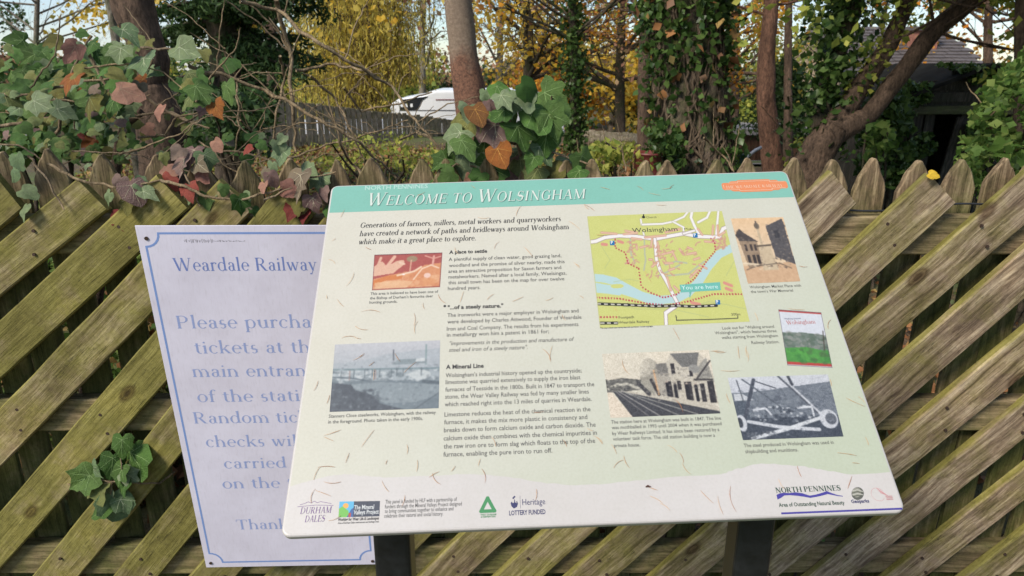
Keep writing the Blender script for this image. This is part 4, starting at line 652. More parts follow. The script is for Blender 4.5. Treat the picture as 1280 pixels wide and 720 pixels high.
mb = MB(); mb.tube([(-.004,0,0),(-.001,-.001,.001),(.003,0,0)], [.0006,.0014,.0005], 6); o = mb.build('bud_scale', plain('bud_scale', (.06,.02,.012), .7), None, True, label='dark reddish brown bud scale lying on the lower white band of the information board', cat='bud scale')
o.matrix_world = pmw @ Matrix.Translation((.0745, -.0012, .0455))

# ------------------------------------------------------------------ the railway notice behind the panel
SR = (.08397, .00542, .03395); ST = (-.57688, 1.51978, .34128); SH = .9366
sg = empty('railway_notice', ST, SR, label='pale lilac Weardale Railway notice with blue border, half hidden behind the information board', cat='notice')
def signmat():
    m, n, p = nodes('notice_enamel'); p.inputs['Roughness'].default_value = .33
    f = noise(n, mapped(n, (1,1,1)), 5, 6, .7); f2 = noise(n, mapped(n, (6,1,1)), 40, 4, .7)
    c = ramp(n, f, [(.3, tuple(lin((194,189,202))*.9)), (.6, tuple(lin((208,204,218))*.9))])  # faded white plate; lilac tint of reflected sky is painted into its colour
    c = mixc(n, .5, c, ramp(n, f2, [(.3, (.80,.79,.77)), (.48, (1,1,1))]), 'MULTIPLY'); n.links.new(c, p.inputs['Base Color']); return m
o = MB().poly([(-.225,0),(.225,0),(.225,SH),(-.225,SH)], -.003, 0).build('plate', signmat(), sg); bevel(o, .001, 2)
SI = 1
M_sb = inkmat('notice_border_blue', (135,165,225), .15); M_st = inkmat('notice_letter_blue', (165,180,228), .15); M_sd = inkmat('notice_title_blue', (125,145,208), .15)
xL, xR, zT, zB, nr = -.2095, .2070, .9196, .0175, .030
out_ = [(xL+nr, zT)] 
arc = lambda cx, cz, a0, a1: [(cx+nr*math.cos(R(a0+(a1-a0)*k/6)), cz+nr*math.sin(R(a0+(a1-a0)*k/6))) for k in range(7)]
path = arc(xL, zT, 0, -90) + arc(xL, zB, 90, 0) + arc(xR, zB, 180, 90) + arc(xR, zT, -90, -180)
mb = MB(); stroke(mb, path, .0046, .0002, True); mb.build('border', M_sb, sg)
mt, mt2 = MB(), MB()
for full, vis, u, v, wd in STEXT:
    first = full == 'Weardale Railway'
    serif_block(mt2 if first else mt, full, u, v, wd, .0300 if first else .0315, .0002, only=vis)
mt2.build('heading_lettering', M_sd, sg); mt.build('notice_lettering', M_st, sg)
for u, v in ((-.2055,.9085),(.2095,.012),(-.2105,.0155),(.2055,.9085)):
    o = MB().tube([(0,0,0),(0,-.0022,0)], .0042, 10).build('screw', M_nail, sg); o.location = (u, 0, v)
mb = MB(); gq = random.Random(3)
for k in range(46):
    x = -.128 + .13*(k/46); a = gq.uniform(.001,.0045)*(1 if k < 22 else .5); stroke(mb, [(x, .9025+a+.001*math.sin(k)-k*.00004), (x+gq.uniform(-.001,.003), .9025-a)], .0008, .0002+k*1e-6)
mb.build('scraped_mark', inkmat('scrape', (128,122,128)), sg)
# ------------------------------------------------------------------ ivy leaves
G1, G2, G3 = (.045,.10,.02), (.08,.165,.035), (.085,.16,.06)
LM = {'green': leafmat('ivy_green', [G1, G2, (.050,.10,.02), (.09,.155,.04)]), 'pale': leafmat('ivy_pale', [(.15,.20,.095), (.19,.235,.13), (.12,.18,.085)]),
 'purple': leafmat('ivy_purple', [(.17,.105,.095), (.21,.14,.12), (.16,.13,.085)]), 'orange': leafmat('ivy_orange', [(.24,.085,.02), (.20,.06,.016), (.16,.07,.02)]), 'red': leafmat('ivy_red', [(.14,.022,.02), (.22,.05,.035)]),
 'olive': leafmat('ivy_olive', [(.13,.12,.03), (.17,.17,.05), (.12,.15,.05)]), 'pink': leafmat('ivy_pink', [(.32,.17,.12), (.27,.13,.10)])}
VM = {'green': (.20,.30,.11), 'pale': (.38,.43,.27), 'purple': (.42,.37,.26), 'orange': (.4,.2,.05), 'red': (.25,.07,.05), 'olive': (.28,.30,.12), 'pink': (.36,.24,.16)}
VM = {k: leafmat('vein_'+k, [v], trans=.1) for k, v in VM.items()}
OUT = [(0,1.0),(8,.88),(19,.74),(28,.66),(38,.71),(50,.82),(59,.71),(72,.58),(84,.54),(98,.58),(112,.60),(128,.47),(148,.34),(170,.13)]
OUT2 = [(0,1.0),(12,.82),(25,.66),(38,.60),(50,.66),(62,.60),(78,.52),(95,.50),(112,.50),(130,.42),(150,.30),(170,.12)]
OUT3 = [(0,1.0),(14,.86),(28,.74),(40,.70),(54,.70),(70,.58),(92,.54),(115,.50),(138,.40),(165,.2)]
def leaf_mesh(seed, mk, outl, veins=True):
    r = random.Random(seed); pts = []
    for sgn, seq in ((1, outl), (-1, list(reversed(outl[1:])))):
        for a, q in seq:
            q *= 1 + r.uniform(-.07, .07); a = R(a*sgn + r.uniform(-3, 3)); pts.append((q*math.sin(a), q*math.cos(a)))
    bend, fold, wav = r.uniform(.12,.5), r.uniform(-.1,.5), r.uniform(.03,.09)
    def zf(x, y): return -bend*(x*x+y*y) + fold*abs(x) + wav*math.sin(7*x+seed)*math.cos(6*y) + .08*y
    n = len(pts); vs = [(0,0,zf(0,0))] + [(x*.5, y*.5, zf(x*.5, y*.5)) for x, y in pts] + [(x, y, zf(x, y)) for x, y in pts]
    fs = [(0, 1+(i+1) % n, 1+i) for i in range(n)] + [(1+i, 1+(i+1) % n, 1+n+(i+1) % n, 1+n+i) for i in range(n)]; ms = [0]*len(fs)
    for a, L, w_ in () if not veins else ((0,.93,.015),(46,.74,.011),(-46,.74,.011),(105,.48,.009),(-105,.48,.009),(22,.5,.006),(-22,.5,.006)):
        dx, dy = math.sin(R(a)), math.cos(R(a)); k = len(vs); off = (0, .22) if abs(a) == 22 else (0, 0)
        for t in (0, .5, 1):
            x, y = off[0]+dx*L*t, off[1]+dy*L*t; ww = w_*(1-.75*t)
            for s in (-1, 1): vs.append((x + s*dy*ww, y - s*dx*ww, zf(x, y)+.012))
        for t in (0, 1): fs.append((k+2*t, k+2*t+1, k+2*t+3, k+2*t+2)); ms.append(1)
    me = mesh('ivy_leaf', vs, fs, ms, True); me.materials.append(LM[mk]); me.materials.append(VM[mk]); return me
LEAF0 = {k: [leaf_mesh(i*7+j+100, k, OUT3 if i % 2 else OUT2, False) for i in range(5)] for j, k in enumerate(LM)}
LEAF = {k: [leaf_mesh(i*7+j, k, (OUT, OUT2, OUT3)[i % 3]) for i in range(5)] for j, k in enumerate(LM)}
def put_leaf(root, P, size, ang, mk, r, name='ivy_leaf', up=.45):
    """tip direction ang: 0 hangs down, positive turns to the right; faces the path"""
    n = Vector((r.uniform(-.75,.75), -.85, up + r.uniform(-.5,.6))).normalized(); a = R(ang)
    t = Vector((math.sin(a), 0, -math.cos(a))); t = (t - n*t.dot(n)).normalized(); x = t.cross(n)
    M = Matrix((x, t, n)).transposed().to_4x4(); s = size/1.3
    M = Matrix.Translation(P - root.location - t*s*.3) @ M @ Matrix.Diagonal((s*r.uniform(.85,1.1), s, s, 1))
    o = bpy.data.objects.new(name, r.choice((LEAF if size > .052 and r.random() < .8 else LEAF0)[mk])); C.objects.link(o); o.parent = root; o.matrix_local = M; return o
M_stem = barkmat('vine_stem_bark', (.14,.10,.06), (.30,.23,.15), None, 30); M_twig = barkmat('pale_twig_bark', (.16,.11,.06), (.34,.26,.16), None, 30)
def wob(a, b, n, amt, r):
    return [a.lerp(b, i/n) + Vector((r.uniform(-1,1), r.uniform(-1,1), r.uniform(-1,1)))*amt*(0 if i in (0, n) else 1) for i in range(n+1)]
def vine(root, pts, rad, r, mat=None, name='stem'):
    P = []; 
    for a, b in zip(pts, pts[1:]): P += wob(a, b, 5, (b-a).length*.03, r)[:-1]
    P.append(pts[-1]); mb = MB(); k = len(P)
    return mb.tube([p - root.location for p in P], [rad*(1-.5*i/k) for i in range(k)], 6).build(name, mat or M_stem, root, True)
px = lambda x, y, Y: at(x, y, Y)
# centre clump, x y size(px) angle colour depth
r = random.Random(5)
ic = empty('ivy_plant', px(650, 232, 1.66), label='clump of large ivy leaves on the fence top behind the middle of the information board', cat='ivy')
CL = [(585,137,30,-20,'pale'),(607,118,20,0,'pale'),(625,112,30,30,'green'),(630,121,28,20,'pale'),(662,110,34,70,'green'),(655,122,34,10,'pale'),(690,118,42,50,'green'),(597,140,30,10,'orange'),(585,152,38,-25,'olive'),(608,145,28,20,'green'),(640,130,26,-10,'pale'),(672,145,46,20,'green'),(660,152,40,10,'pale'),(690,150,40,10,'green'),
 (620,163,48,15,'purple'),(570,170,34,-25,'pale'),(582,180,38,10,'green'),(565,190,24,-30,'green'),(650,165,40,0,'green'),(682,172,40,0,'green'),(605,182,40,-10,'green'),(587,196,44,10,'pale'),(625,190,34,25,'orange'),(650,195,44,20,'olive'),(678,188,32,20,'pale'),(615,216,40,5,'green'),(645,212,42,10,'purple'),(597,222,28,-20,'green'),(552,200,26,-40,'green'),(560,218,24,-60,'green'),(548,226,26,-30,'green'),(710,205,30,10,'pale'),(728,200,34,30,'green'),(735,214,26,10,'green'),(668,215,34,-20,'olive'),(690,215,36,30,'olive'),(640,145,30,40,'green'),(700,135,34,25,'green'),(625,140,26,-40,'green'),(604,205,26,-30,'green'),(665,200,30,-10,'green'),(575,212,22,20,'pale'),(720,216,28,-20,'green'),(615,130,22,10,'purple')]
for i, (x, y, s, a, c) in enumerate(CL):
    Y = 1.60 + .10*r.random(); s *= 1.12; put_leaf(ic, px(x, y+3, Y), s/870*Y*1.02, a + r.uniform(-10,10), c, r)
vine(ic, [px(655,245,1.72), px(650,190,1.70), px(640,150,1.69), px(622,118,1.68)], .0055, r); vine(ic, [px(650,200,1.70), px(690,190,1.67), px(735,205,1.65)], .004, r); vine(ic, [px(645,180,1.70), px(600,170,1.69), px(575,140,1.69)], .004, r); vine(ic, [px(620,215,1.7), px(570,205,1.66), px(548,222,1.64)], .003, r)
vine(ic, [px(650,170,1.71), px(685,150,1.70), px(690,120,1.69)], .004, r)
# fence-top ivy on the left, spilling over the boards
i2 = empty('ivy_plant', px(300, 262, 1.62), label='trailing ivy with pink and purple leaves creeping along the fence top above the lilac notice', cat='ivy')
CL = [(240,190,28,0,'purple'),(222,188,22,-20,'purple'),(258,198,26,20,'pale'),(229,205,30,5,'purple'),(212,212,22,-60,'pink'),(250,205,26,60,'purple'),(255,218,22,40,'pink'),(348,182,20,0,'pale'),(352,193,28,10,'pale'),(340,208,18,0,'pale'),(258,248,24,10,'green'),(265,242,18,0,'pale'),(300,253,26,10,'green'),(307,245,18,40,'pale'),(331,215,18,-10,'purple'),(340,222,22,10,'purple'),(385,215,36,50,'pale'),(375,228,40,10,'purple'),(360,235,24,-60,'pink'),(400,225,28,20,'pale'),(405,240,20,20,'purple'),(392,252,26,5,'purple'),(372,255,24,-10,'olive'),(365,262,26,-20,'red'),(380,266,24,20,'red'),
 (168,238,34,20,'purple'),(150,228,24,-20,'purple'),(185,240,26,50,'pale'),(160,250,28,0,'olive'),(155,272,32,5,'red'),(135,245,20,-40,'pale'),(178,228,20,70,'pale'),(30,262,22,0,'pale'),(36,240,22,60,'pale'),(15,215,24,-40,'pale'),(24,200,22,30,'pale'),(210,228,26,-30,'red'),(235,235,26,30,'red'),(330,232,16,20,'pink'),(238,244,16,-20,'pale'),(280,235,16,0,'green'),(205,196,16,0,'olive'),(272,180,18,30,'pink'),(310,185,14,-60,'red'),(352,172,16,-30,'pale'),(412,262,18,0,'green'),(318,262,14,0,'green')]
for x, y, s, a, c in CL:
    Y = (1.58 if y > 225 else 1.62) + .03*r.random(); put_leaf(i2, px(x, y+2, Y), s*1.15/870*Y, a + r.uniform(-12,12), c, r)
vine(i2, [px(200,225,1.6), px(230,232,1.59), px(255,245,1.58), px(300,250,1.585), px(345,238,1.585), px(375,225,1.6), px(420,215,1.63)], .004, r, M_twig)
vine(i2, [px(60,205,1.62), px(100,225,1.60), px(150,235,1.59), px(200,225,1.60)], .004, r, M_twig); vine(i2, [px(35,195,1.63), px(60,225,1.6), px(80,262,1.585)], .003, r); vine(i2, [px(330,250,1.58), px(365,235,1.58)], .003, r); vine(i2, [px(228,212,1.63), px(238,232,1.6), px(250,258,1.585)], .0025, r)
# small clump growing out between the boards, lower left
i3 = empty('ivy_plant', px(140, 600, 1.62), label='small fresh green ivy sprig poking out between the diagonal boards at lower left', cat='ivy')
CL = [(152,558,28,-10,'green'),(140,582,32,-20,'green'),(170,577,42,35,'green'),(150,592,26,0,'green'),(124,592,20,30,'green'),(104,600,34,-60,'green'),(118,588,20,60,'pale'),(122,612,30,30,'olive'),(155,605,28,-30,'green'),(134,617,30,20,'pale'),(128,634,30,-20,'green'),(144,632,36,5,'pale'),(154,630,24,20,'pale'),(112,596,22,10,'green'),(162,595,20,60,'pale')]
for x, y, s, a, c in CL:
    Y = 1.56 + .03*r.random(); put_leaf(i3, px(x, y, Y), s*1.3/870*Y*1.15, a + r.uniform(-10,10), c, r, up=.6)
vine(i3, [px(218,590,1.64), px(200,604,1.60), px(172,604,1.575), px(140,602,1.57), px(122,600,1.57)], .0028, r, M_twig); vine(i3, [px(150,560,1.6), px(152,585,1.57), px(158,602,1.575)], .002, r); vine(i3, [px(60,585,1.64), px(85,605,1.60), px(112,606,1.575), px(140,603,1.57)], .002, r, M_twig); vine(i3, [px(140,604,1.57), px(138,625,1.57), px(142,640,1.57)], .0018, r, M_twig); vine(i3, [px(135,560,1.66), px(138,585,1.62), px(145,600,1.58)], .002, r)
# shaded leaf under the board, right, and yellow leaf on a picket
i4 = empty('ivy_plant', px(1020, 665, 1.66), label='dark green ivy leaves showing between boards just below the right end of the information board', cat='ivy')
for x, y, s, a in [(1010,655,30,30),(1028,662,26,-10),(1000,670,22,50),(760,650,26,20),(1020,676,20,10)][:3] + [(1022,676,22,0)]: put_leaf(i4, px(x, y, 1.645), s/870*1.6*1.2, a, 'green', r)
vine(i4, [px(1020,700,1.7), px(1012,660,1.66)], .002, r)
lf = empty('fallen_leaf', px(1167, 219, 1.585), label='small bright yellow leaf caught on the cut end of a board at upper right', cat='leaf')
M_y = leafmat('yellow_leaf', [(.55,.36,.03)]); o = put_leaf(lf, px(1167, 218, 1.585), .028, 60, 'olive', r, 'blade', .9); o.data = o.data.copy(); o.data.materials[0] = M_y; o.data.materials[1] = M_y
# ------------------------------------------------------------------ ground
def sm(t): t = np.clip(t, 0, 1); return t*t*(3-2*t)
def gz(x, y):
    x, y = np.asarray(x, float), np.asarray(y, float)
    bank = sm((y-1.80)/.9)*.50; right = sm((x-.6-(y-2)*.12)/1.3)*.45*sm((y-2.0)/1.2)
    drop = sm((y-11.5)/6)*1.65
    return bank - right - drop + .03*np.sin(x*1.7+y)*np.sin(y*1.3)*sm((y-2)/2)
gx_ = np.unique(np.concatenate([np.linspace(-90,-12,14), np.linspace(-12,12,110), np.linspace(12,90,14)])); gy_ = np.unique(np.concatenate([np.linspace(-6,1.7,8), np.linspace(1.7,20,110), np.linspace(20,240,30)]))
GX, GY = np.meshgrid(gx_, gy_); V = np.stack([GX, GY, gz(GX, GY)], -1).reshape(-1, 3); nx = len(gx_)
i = (np.arange(len(gy_)-1)[:,None]*nx + np.arange(nx-1)[None]).ravel(); Q = np.stack([i, i+1, i+nx+1, i+nx], 1)
m, n, p = nodes('garden_soil'); p.inputs['Roughness'].default_value = .95; v = mapped(n, (1,1,1))
c = ramp(n, noise(n, v, 18, 8, .75), [(.3, (.03,.02,.012)), (.5, (.09,.055,.03)), (.7, (.16,.10,.05))]); c = mixc(n, ramp(n, noise(n, v, .9, 5, .6), [(.42, 0.), (.6, .85)]), c, (.07,.11,.025)); n.links.new(c, p.inputs['Base Color']); bump(n, p, noise(n, v, 40, 5), .9, .03)
link('ground', npmesh('ground', V, Q, True), None, m, kind='structure')
# ------------------------------------------------------------------ leaf clouds and branches
def cloud(name, P, size, mat, parent=None, aspect=.6, droop=0., r_=None, jit=.5, **k):
    P = np.asarray(P, float); n = len(P); g = np.random.default_rng(n + int(abs(P[0].sum())*10))
    a = g.normal(0, 1, (n, 3)); a[:, 2] -= droop; a /= np.linalg.norm(a, axis=1)[:, None]
    b = np.cross(a, g.normal(0, 1, (n, 3))); b /= np.linalg.norm(b, axis=1)[:, None]; s = size*(1 + jit*g.uniform(-1, 1, n))[:, None]
    c = np.cross(a, b)
    p0 = P - a*s*.5; p2 = P + a*s*.5; p1 = P + b*s*aspect*.5 + c*s*.1 - a*s*.05; p3 = P - b*s*aspect*.5 + c*s*.1 - a*s*.05
    V = np.stack([p0, p1, p2, p3], 1).reshape(-1, 3); i = np.arange(n)*4
    if parent is not None: V = V - np.array(parent.location)
    Q = np.concatenate([np.stack([i, i+1, i+2], 1), np.stack([i, i+2, i+3], 1)])
    return link(name, npmesh(name, V, Q), parent, mat, **k)
def grow(r, p, d, L, rad, depth, out, tips, spread=.7, up=.1, kids=3, wig=.12, seg=5, shrink=.66):
    pts = [p.copy()]; dd = d.normalized(); rr = []
    for i in range(seg):
        dd = (dd + Vector((r.uniform(-1,1), r.uniform(-1,1), r.uniform(-1,1)))*wig + Vector((0,0,up*.2))).normalized(); pts.append(pts[-1] + dd*L/seg)
    e = rad*.55; out.append((pts, [rad + (e-rad)*i/seg for i in range(seg+1)]))
    if depth == 0: tips.extend(pts[2:]); return
    for j in range(kids):
        t = r.uniform(.35, 1) if j else 1; q = pts[min(seg, int(t*seg))]; ax = Vector((r.uniform(-1,1), r.uniform(-1,1), r.uniform(-1,1))).normalized()
        nd = (dd + ax*spread + Vector((0,0,up))).normalized(); grow(r, q, nd, L*shrink*r.uniform(.8,1.2), e*.75, depth-1, out, tips, spread, up, kids, wig, seg, shrink)
def limbs(name, out, mat, parent, n0=8):
    mb = MB(); rm = max(q[1][0] for q in out)
    for pts, rr in out: mb.tube([p - parent.location for p in pts], rr, n0 if rr[0] > rm*.5 else (5 if rr[0] > .012 else 3))
    return mb.build(name, mat, parent, True)
def spread_pts(tips, per, rad, seed=0):
    g = np.random.default_rng(seed); T = np.array([tuple(t) for t in tips]).repeat(per, 0); return T + g.normal(0, rad, T.shape)
def trunk_pts(spec, n=14, seed=0):         # spec: (px, py, Y, width px) down the picture; smooth trunk
    P = [(px(a, b, Y), wd/2/870*Y*.88) for a, b, Y, wd in spec]; r = random.Random(seed); pts, rr = [], []
    for (a, ra), (b, rb) in zip(P, P[1:]):
        for i in range(n): t = i/n; pts.append(a.lerp(b, t)); rr.append((ra+(rb-ra)*t)*(1+.02*mnoise.noise(Vector((len(pts)*.35, seed, 0)))))
    pts.append(P[-1][0]); rr.append(P[-1][1]); return pts, rr
def base_on_ground(pts, rr, flare=1.35):
    b = pts[-1]; d = (pts[-1]-pts[-3]).normalized()
    if d.z > -.3: d = Vector((d.x*.5, 0, -1)).normalized()
    g = float(gz(b.x, b.y)) - .1
    if b.z > g:
        k = (b.z-g)/-d.z
        for i in range(1, 5): pts.append(b + d*k*i/4); rr.append(rr[-1]*(1+(flare-1)/4))
    return pts, rr
B_brown = barkmat('brown_bark', (.035,.024,.017), (.15,.10,.07), None, 10); B_grey = barkmat('grey_bark', (.11,.09,.07), (.30,.26,.21), (.10,.11,.05), 9)
B_pine = barkmat('reddish_bark', (.055,.03,.02), (.19,.10,.065), None, 12); B_dark = barkmat('dark_bark', (.035,.027,.02), (.12,.09,.065), (.03,.04,.015), 8)
B_moss = barkmat('mossy_bark', (.06,.045,.035), (.19,.14,.10), (.06,.075,.025), 8, 1.0)
K_dgreen = leafmat('dark_evergreen_leaves', [(.025,.05,.015), (.04,.08,.024), (.07,.12,.035)], island=True, trans=.3)
K_ivy = leafmat('small_ivy_leaves', [(.03,.065,.015), (.06,.11,.025), (.11,.17,.045), (.045,.085,.02)], island=True, trans=.35, rough=.35)
K_yell = leafmat('yellow_leaves', [(.66,.44,.05), (.58,.33,.03), (.70,.55,.12), (.42,.32,.05)], island=True, trans=.5)
K_orange = leafmat('orange_leaves', [(.64,.29,.03), (.55,.19,.02), (.68,.42,.06), (.34,.15,.03)], island=True, trans=.5)
K_rust = leafmat('rust_leaves', [(.25,.12,.07), (.34,.17,.10), (.24,.17,.09), (.40,.26,.13)], island=True, trans=.3)
K_will = leafmat('willow_leaves', [(.64,.50,.09), (.56,.45,.09), (.74,.60,.15), (.44,.40,.10)], island=True, trans=.5)
K_ygreen = leafmat('yellow_green_leaves', [(.30,.34,.06), (.45,.43,.09), (.20,.26,.05)], island=True, trans=.5)
K_bright = leafmat('bright_green_leaves', [(.06,.12,.02), (.13,.21,.045), (.035,.075,.015), (.22,.28,.07), (.09,.16,.03)], island=True, trans=.5)
K_litter = leafmat('leaf_litter', [(.16,.07,.03), (.28,.13,.05), (.10,.05,.025), (.36,.22,.08), (.07,.09,.03)], island=True, trans=.1)
# ------------------------------------------------------------------ trees, near to far
def tree(name, label, spec, bark, seed=0, group=None, flare=1.3, cat='tree'):
    pts, rr = base_on_ground(*trunk_pts(spec, 10, seed), flare=flare); rt = empty(name, pts[-1], label=label, cat=cat, group=group)
    return rt, pts, rr
def trunk(rt, pts, rr, mat, n=20, lump=.06, seed=0, name='trunk'):
    mb = MB(); mb.tube([p - rt.location for p in pts], rr, n); vs = []
    for k, v in enumerate(mb.v):
        i = min(k//n, len(pts)-1); c = pts[i] - rt.location; v = Vector(v); f = 1 + lump*mnoise.noise(Vector((v.x*9+seed, v.y*9, v.z*4)))*2; vs.append(tuple(c + (v-c)*f))
    mb.v = vs; return mb.build(name, mat, rt, True)
# 1 left trunk with a kink
rt, pts, rr = tree('leaning_tree', 'brown trunk rising through the ivy at upper left, kinked halfway up', [(150,-60,3.0,52),(172,20,3.0,54),(190,75,3.0,46),(182,105,3.0,52),(200,150,3.0,62),(206,215,3.0,70)], B_brown)
trunk(rt, pts, rr, B_brown, 20, .10)
r = random.Random(2); out_, tips = [], []
for a in (px(158,-30,3.0), px(166,0,3.0)): grow(r, a, Vector((r.uniform(-1,1), .3, .9)), .9, .03, 3, out_, tips, .8, .2, 3)
limbs('branch', out_, B_brown, rt); cloud('crown', spread_pts(tips, 2, .1, 1), .05, K_rust, rt)
# second thin stem beside it
rt, pts, rr = tree('sapling', 'thin pale stem beside the kinked trunk at upper left', [(128,-40,3.4,10),(140,20,3.4,10),(146,60,3.4,11),(160,140,3.4,12)], B_grey); trunk(rt, pts, rr, B_grey, 8)
rt, pts, rr = tree('sapling', 'bent brown stem rising from behind the left pointed pickets', [(178,140,2.2,9),(160,152,2.2,12),(150,175,2.2,13),(143,225,2.2,14)], B_brown); trunk(rt, pts, rr, B_brown, 8)
# 2 yew: dark drooping boughs
rt, pts, rr = tree('yew_tree', 'dark green yew with drooping boughs at upper left, beside the yellow willow', [(268,-60,6,34),(278,40,6,36),(285,130,6,40)], B_dark); trunk(rt, pts, rr, B_dark)
r = random.Random(4); out_ = []; P = []
for k in range(38):
    a = px(272, r.uniform(-90,105), 6 + r.uniform(-.1,.1)); ang = r.uniform(0, 6.28); L = r.uniform(.4, .95); d = Vector((math.cos(ang), math.sin(ang)*.9, r.uniform(-.1,.35))); q = [a]
    for i in range(8): d.z -= .055; q.append(q[-1] + d*L/8)
    out_.append((q, [.02*(1-i/9)+.003 for i in range(9)]))
    for i in range(2, 9):
        for s in range(12): t = r.uniform(0,1); c = q[i-1].lerp(q[i], t); sd_ = Vector((-d.y, d.x, 0)).normalized()*r.uniform(-1,1)*.16; P += [c + sd_ + Vector((r.gauss(0,.03), r.gauss(0,.03), -abs(sd_.length)*.5 + r.gauss(0,.025))) for _ in range(6)]
limbs('branch', out_, B_dark, rt); cloud('crown', P, .055, K_dgreen, rt, .35, .4)
# 3 willow
rt, pts, rr = tree('willow_tree', 'golden weeping willow with hanging strands left of the white van', [(450,-120,15,30),(455,60,15,34),(458,125,15,40)], B_brown); trunk(rt, pts, rr, B_brown)
r = random.Random(8); P = []; out_ = []
for k in range(430):
    x = px(r.triangular(345,545,460), -20, r.uniform(13.5,16.5)); z0 = r.uniform(1.9,4.6) - abs(x.x+3.2)*.25; L = r.uniform(1.0,3.2); pxx = 640 + 870*x.x/x.y*1.03; z1 = max(z0-L, .15 if pxx < 478 else px(500,104,x.y).z); q = Vector((x.x, x.y, z0)); sw = r.uniform(-.15,.15); pl_ = [q.copy()]
    while q.z > z1: q = q + Vector((sw*.05+r.gauss(0,.012), r.gauss(0,.012), -.05)); P += [q + Vector((r.gauss(0,.09), r.gauss(0,.09), r.gauss(0,.03))) for _ in range(2)]; pl_.append(q.copy())
    out_.append((pl_[::4]+[pl_[-1]], [.006]*(len(pl_[::4])+1)))
for k in range(12): a = px(455, r.uniform(-60,60), 15); out_.append(([a, a+Vector((r.uniform(-.8,.8), r.uniform(-.8,.8), .9)), a+Vector((r.uniform(-1.8,1.8), r.uniform(-1.5,1.5), 1.3))], [.06,.04,.02]))
limbs('branch', out_, B_brown, rt); cloud('crown', P, .10, K_will, rt, .2, 2.2)
# 4 smooth trunk in the middle
rt, pts, rr = tree('beech_tree', 'smooth pale trunk with rusty brown lower bark behind the middle ivy clump', [(566,-120,5,34),(572,0,5,36),(580,70,5,38),(589,130,5,46),(596,180,5,50)], B_grey)
m, n, p = nodes('two_tone_bark'); p.inputs['Roughness'].default_value = .85; v = mapped(n, (1,1,1)); s = N(n, 'ShaderNodeSeparateXYZ'); n.links.new(v, s.inputs[0])
f = noise(n, v, 60, 8, .75); ad = N(n, 'ShaderNodeMath', operation='MULTIPLY_ADD'); n.links.new(noise(n, v, 7, 5, .6), ad.inputs[0]); ad.inputs[1].default_value = .2; hz_ = N(n, 'ShaderNodeMath', operation='MULTIPLY'); hz_.inputs[1].default_value = .5; n.links.new(s.outputs['Z'], hz_.inputs[0]); n.links.new(hz_.outputs[0], ad.inputs[2])
c = mixc(n, ramp(n, ad.outputs[0], [(.70, 0.), (.76, 1.)]), ramp(n, f, [(.38, (.06,.025,.014)), (.62, (.22,.105,.06))]), ramp(n, f, [(.3, (.11,.075,.05)), (.7, (.27,.20,.14))])); n.links.new(c, p.inputs['Base Color']); bump(n, p, f, .7, .015)
trunk(rt, pts, rr, m, 24, .05, 3)
r = random.Random(12); out_, tips = [], []
for k in range(3): grow(r, px(568,-100-30*k,5), Vector((r.uniform(-1,1), r.uniform(-.5,1), .7)), 1.4, .045, 3, out_, tips, .8, .1, 3)
limbs('branch', out_, B_grey, rt)
# 8 big ivy clad trunk
rt, pts, rr = tree('ivy_clad_tree', 'thick trunk wrapped in ivy stems and leaves behind the right half of the board', [(852,-150,5,78),(856,0,5,82),(862,90,5,88),(864,160,5,98),(860,205,5,118)], B_moss, flare=1.2); trunk(rt, pts, rr, B_moss, 28, .14, 5)
r = random.Random(21); sv = MB()
M_stemd = barkmat('dark_vine_bark', (.05,.035,.022), (.17,.125,.085), None, 30)
for k in range(34):                        # twisting ivy stems on the bark
    a0 = r.uniform(math.pi*1.0, math.pi*2.0); q = []; rad_ = []; da = r.uniform(-.25,.25); k0 = r.randint(0, 18)
    for i in range(len(pts)-1, k0, -1):
        a0 += da*.12 + r.gauss(0,.055); c = pts[i]; q.append(c - rt.location + Vector((math.cos(a0), math.sin(a0), 0))*(rr[i]*1.07+.006) + Vector((0,0,r.uniform(-.01,.01)))); rad_.append(r.uniform(.006,.014)*(1-.5*(len(pts)-i)/len(pts)))
    sv.tube(q, rad_, 5)
sv.build('ivy_stems', M_stemd, rt, True, kind='stuff')
P = []
for k in range(4600):
    i = r.choice(range(len(pts))); i = int(len(pts)*r.random()**1.6*.95); a = r.uniform(math.pi*.9, math.pi*2.1); c = pts[i]; t = i/len(pts); dens = .66 if t < .45 else .24
    cl = mnoise.noise(Vector((math.cos(a)*2.2, math.sin(a)*2.2, c.z*3.2)))
    if r.random() > dens*(1.2+cl*2.2): continue
    R_ = rr[i]*1.07 + abs(r.gauss(0,.05)) + (.02 if t < .42 else 0); P.append(c + Vector((math.cos(a)*R_, math.sin(a)*R_, r.uniform(-.05,.05))))
cloud('ivy_foliage', P, .05, K_ivy, rt, .8, .5, kind='stuff')
P = [p_ for p_ in P if r.random() < .06]; cloud('brown_ivy_leaves', [p_ + Vector((0,-.03,0)) for p_ in P], .07, K_litter, rt, .8, .5, kind='stuff')
out_, tips = [], []
for k in range(4): grow(r, px(r.uniform(835,880), -80, 5), Vector((r.uniform(-1,1), r.uniform(-.3,1), .5)), 1.2, .04, 3, out_, tips, .8, .0, 3)
limbs('branch', out_, B_moss, rt)
